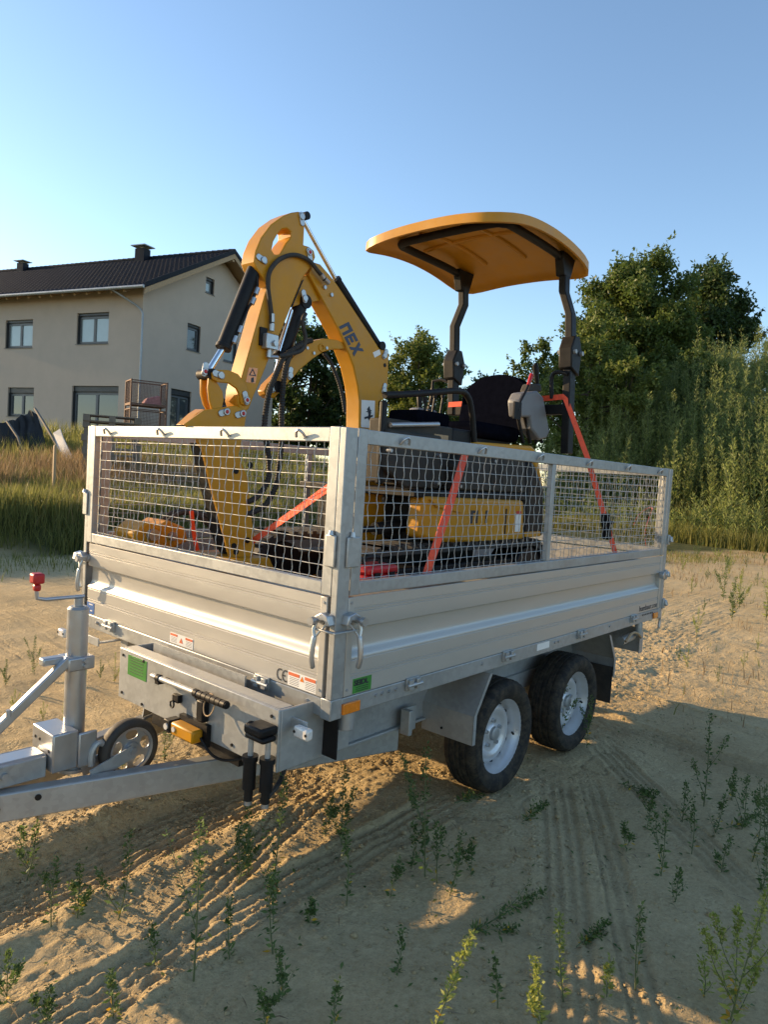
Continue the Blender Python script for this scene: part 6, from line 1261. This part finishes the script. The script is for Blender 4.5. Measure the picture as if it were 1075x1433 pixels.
# single weeds rooted in the sand
def weed_mesh(h, seed, bushy=0, lean=(0, 0), m='weed', leafy=1.0, name='weed'):
    r = np.random.default_rng(seed); st = MB(); Pp = []; D = []; ln = []; wd = []
    def stem(b, tip, r0, depth, hh, top):
        mid = (b+tip)/2+r.normal(size=3)*0.03*hh; path = smooth_path([b, mid, tip], 4); st.tube(path, list(np.linspace(r0, r0*0.35, len(path))), 5, False)
        k = int((34 if depth == 0 else 20)*leafy*(0.5+hh/0.35)); t = np.sort(r.uniform(0.12, 1.0, k)); pa = np.array(path); p = np.stack([np.interp(t*(len(pa)-1), np.arange(len(pa)), pa[:, c]) for c in range(3)], -1)
        aa = np.arange(k)*2.4+r.uniform(0, 0.8, k); up = r.uniform(-0.1, 0.9, k); d = np.stack([np.cos(aa), np.sin(aa), up], -1); d /= np.linalg.norm(d, axis=1, keepdims=True)
        l = r.uniform(0.014, 0.032, k)*(1.25-0.75*t)*(0.75+hh*0.8); Pp.append(p+d*0.004); D.append(d); ln.append(l); wd.append(l*r.uniform(0.28, 0.48, k))
        if top:     # seed spike: many tiny leaves close to the stem
            k2 = int(120*leafy*(0.4+hh)); t2 = r.uniform(0.62, 1.02, k2); p2 = b+(tip-b)*t2[:, None]+r.normal(size=(k2, 3))*0.008*(0.6+hh); d2 = rdir(r, k2, 0.9); l2 = r.uniform(0.006, 0.016, k2); Pp.append(p2); D.append(d2); ln.append(l2); wd.append(l2*0.6)
    tip = V(lean[0], lean[1], h); stem(V(0, 0, -0.02), tip, 0.0016+h*0.0035, 0, h, True)
    for i in range(bushy):
        f = r.uniform(0.03, 0.45); a = r.uniform(0, 6.283); hh = h*r.uniform(0.40, 0.8)*(1-f*0.5); b = tip*f; stem(b, b+V(math.cos(a)*hh*0.42, math.sin(a)*hh*0.42, hh*0.86), 0.001+h*0.002, 1, hh, r.uniform() < 0.6)
    Pp = np.concatenate(Pp); D = np.concatenate(D); v, f = leaf_quads(Pp, D, rdir(r, len(Pp), 1.0), np.concatenate(ln), np.concatenate(wd))
    sv = np.array(st.v); sf = np.array(st.f)
    # a few yellowed leaves low down
    mi = np.zeros(len(f)+len(sf), np.int32); mi[len(f):] = 1; low = (Pp[:, 2] < h*0.35) & (r.uniform(size=len(Pp)) < 0.10); mi[:len(f)][low] = 2
    me = np_mesh(name, np.concatenate([v, sv]), np.concatenate([f, sf+len(v)]), [M[m], M['stem'], M['weedyel']]); me.polygons.foreach_set('material_index', mi); return me
def weed(u, vb, vt, bushy, label, m='weed', ulean=0, leafy=1.0, seed=None, grp='weeds in the sand'):
    b = onGround(u, vb); dep = (b-CAM)@CF; h = (vb-vt)/FPX*dep*1.02; side = V(CR[0], CR[1], 0)*ulean/FPX*dep
    o = link('weed', weed_mesh(h, seed or int(u*7+vb), bushy, side, m, leafy)); o.location = tuple(b); tag(o, label, 'weed', grp); return o
WEEDS = [(36, 1232, 1150, 4, 'bushy weed beside the rut under the drawbar'), (72, 1296, 1200, 1, 'single-stemmed weed with yellow lower leaves near the rut'), (108, 1284, 1205, 4, 'small bushy weed between two single-stemmed ones near the rut'),
    (164, 1286, 1165, 1, 'slim weed on the edge of the rut, bare at its base'), (271, 1372, 1150, 1, 'tallest slim weed standing on the tread marks'), (332, 1236, 1120, 6, 'broad bushy weed with yellow leaves beside the black sockets'),
    (381, 1240, 1090, 1, 'slim weed right of the broad bushy one under the sockets'), (383, 1335, 1215, 2, 'weed growing on the tread marks at the shadow edge'), (216, 1352, 1290, 1, 'short thin weed on the tread marks'), (322, 1342, 1255, 0, 'bare thin weed on the tread marks'),
    (395, 1395, 1330, 3, 'dull low weed just inside the shadow edge'), (433, 1290, 1258, 3, 'tiny dark weed in the shadow near the tread marks'), (485, 1266, 1158, 0, 'thin upright weed with a pale tip in the shadow'), (478, 1182, 1075, 5, 'bushy dark weed under the trailer corner'),
    (595, 1226, 1050, 3, 'dense tall weed in front of the front wheel'), (628, 1252, 1165, 2, 'weed right beside the dense tall one'), (660, 1226, 1176, 2, 'small weed in front of the front tyre'), (786, 1048, 945, 3, 'weed growing against the rear tyre'),
    (822, 1046, 975, 2, 'weed with red leaves in front of the rear rim'), (545, 1255, 1200, 1, 'tiny faint weed in the shade'), (985, 1128, 1000, 2, 'upright leafy weed at the shadow border'), (1000, 1165, 1110, 2, 'leafy weed among the shaded group'),
    (925, 1225, 1130, 3, 'leaning weed in the shaded sand', ), (1052, 1205, 1090, 2, 'tall weed at the right of the shaded group'), (1025, 1120, 1075, 2, 'little weed behind the shaded group'), (1075, 1195, 1100, 4, 'leafy weed at the edge of the shaded group'), (890, 1385, 1265, 1, 'thin dark weed leaning in the shaded sand'),
    (697, 1410, 1340, 0, 'faint thin weed in the foreground shade'), (375, 1440, 1385, 2, 'low weed at the shadow edge in the foreground'), (60, 1440, 1380, 3, 'bushy weed among the tread marks in the foreground'), (160, 1425, 1360, 2, 'small weed on the tread mark in the foreground'), (470, 1430, 1375, 1, 'thin weed in the foreground shade'),
    (905, 1160, 1110, 2, 'low weed left of the shaded group'), (955, 1150, 1095, 3, 'bushy weed in the shaded group with a bent stem'), (968, 1195, 1120, 1, 'bare-footed weed in front of the shaded group'), (1038, 1160, 1085, 3, 'forked weed in the middle of the shaded group'), (1066, 1245, 1180, 2, 'small weed in front of the shaded group'), (1010, 1220, 1170, 1, 'thin weed standing before the forked one'), (880, 1190, 1150, 2, 'tiny weed on the wheel track in the shade'), (575, 1215, 1150, 2, 'small weed left of the dense tall one'), (612, 1235, 1150, 2, 'slim weed tucked against the dense tall one'), (350, 1225, 1160, 3, 'small leafy weed at the foot of the broad bushy one'), (455, 1170, 1110, 3, 'leafy weed beside the dark one under the trailer corner'),
    (10, 1400, 1330, 3, 'bushy weed where the tread mark meets a dark band'), (945, 1262, 1215, 2, 'low weed on the shaded wheel track'), (553, 1360, 1300, 0, 'bare thin weed in the shaded sand')]
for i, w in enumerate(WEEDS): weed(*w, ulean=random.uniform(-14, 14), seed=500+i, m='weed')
weed(592, 1470, 1305, 1, 'sunlit yellow-green weed leaning over in the foreground', 'weedlit', 55, 1.9, 601); weed(762, 1460, 1340, 2, 'sunlit weed with broad drooping leaves in the foreground', 'weedlit', -22, 1.6, 602)
weed(790, 1400, 1280, 0, 'sunlit thin weed behind the broad-leaved one', 'weedlit', -16, 1.4, 603); weed(1015, 1450, 1240, 6, 'large sunlit bushy weed in the foreground corner', 'weedlit', 42, 1.8, 604); weed(985, 1395, 1340, 1, 'small weed beside the large sunlit bushy one', 'weedlit', -5, 1.0, 605); weed(850, 1395, 1345, 1, 'small sunlit weed on the bright streak of sand', 'weedlit', 2, 1.0, 606)
# flattened dry weeds lying on the sand
def lying(u, v, u2, v2, seed, label):
    a, b = onGround(u, v), onGround(u2, v2); L_ = np.linalg.norm(b-a); me = weed_mesh(L_, seed, 3, (0, 0), 'weed', 1.4, 'flattened_weed'); o = link('flattened_weed', me); d = b-a
    o.location = tuple(a+V(0, 0, 0.012)); o.rotation_euler = Vector(tuple(nrm(d+V(0, 0, 0.02)))).to_track_quat('Z', 'Y').to_euler(); tag(o, label, 'weed', 'flattened weeds')
lying(655, 1312, 760, 1258, 701, 'flattened weed lying across the wheel track in the shade'); lying(640, 1125, 705, 1098, 702, 'flattened weed pressed under the front tyre'); lying(735, 1150, 765, 1132, 703, 'small flattened weed between the wheel tracks'); lying(1020, 1160, 1060, 1148, 704, 'flattened weed in the shaded group'); lying(812, 1325, 850, 1300, 705, 'small flattened weed near the bright streak'); lying(870, 1100, 920, 1118, 706, 'flattened weed behind the wheel')
# weeds scattered over the sunlit sand behind
PROTO = [weed_mesh(0.42+0.08*i, 800+i, 6, (0, 0), 'weedlit' if i % 2 else 'weed', 1.6, 'field_weed') for i in range(4)]
rf = np.random.default_rng(9); FAR = [(1025, 868), (1035, 850), (1012, 840), (1072, 868), (985, 855), (975, 890), (1060, 820), (1020, 805), (990, 812), (968, 830), (1045, 795), (1000, 790), (1070, 790), (955, 800), (975, 785), (962, 935), (950, 925), (1040, 935), (1005, 955), (1060, 910), (140, 950), (88, 1040), (48, 945), (160, 955), (110, 1030), (20, 1000), (185, 960), (200, 935), (8, 960), (60, 1010), (230, 1065), (170, 1100)]
for i, (u, v) in enumerate(FAR):
    b = onGround(u, v); o = link('field_weed', PROTO[i % 4]); sc = (0.55 if v < 900 and u > 900 else 0.32)*rf.uniform(0.7, 1.5)*(1.6 if i < 4 else 1); o.location = tuple(b); o.scale = (sc,)*3; o.rotation_euler = (0, 0, rf.uniform(0, 6.28))
    tag(o, 'bushy weed on the sunlit sand behind the trailer' if u > 900 else 'small weed on the sunlit sand by the drawbar', 'weed', 'weeds on the sunlit sand' if u > 900 else 'weeds by the drawbar')
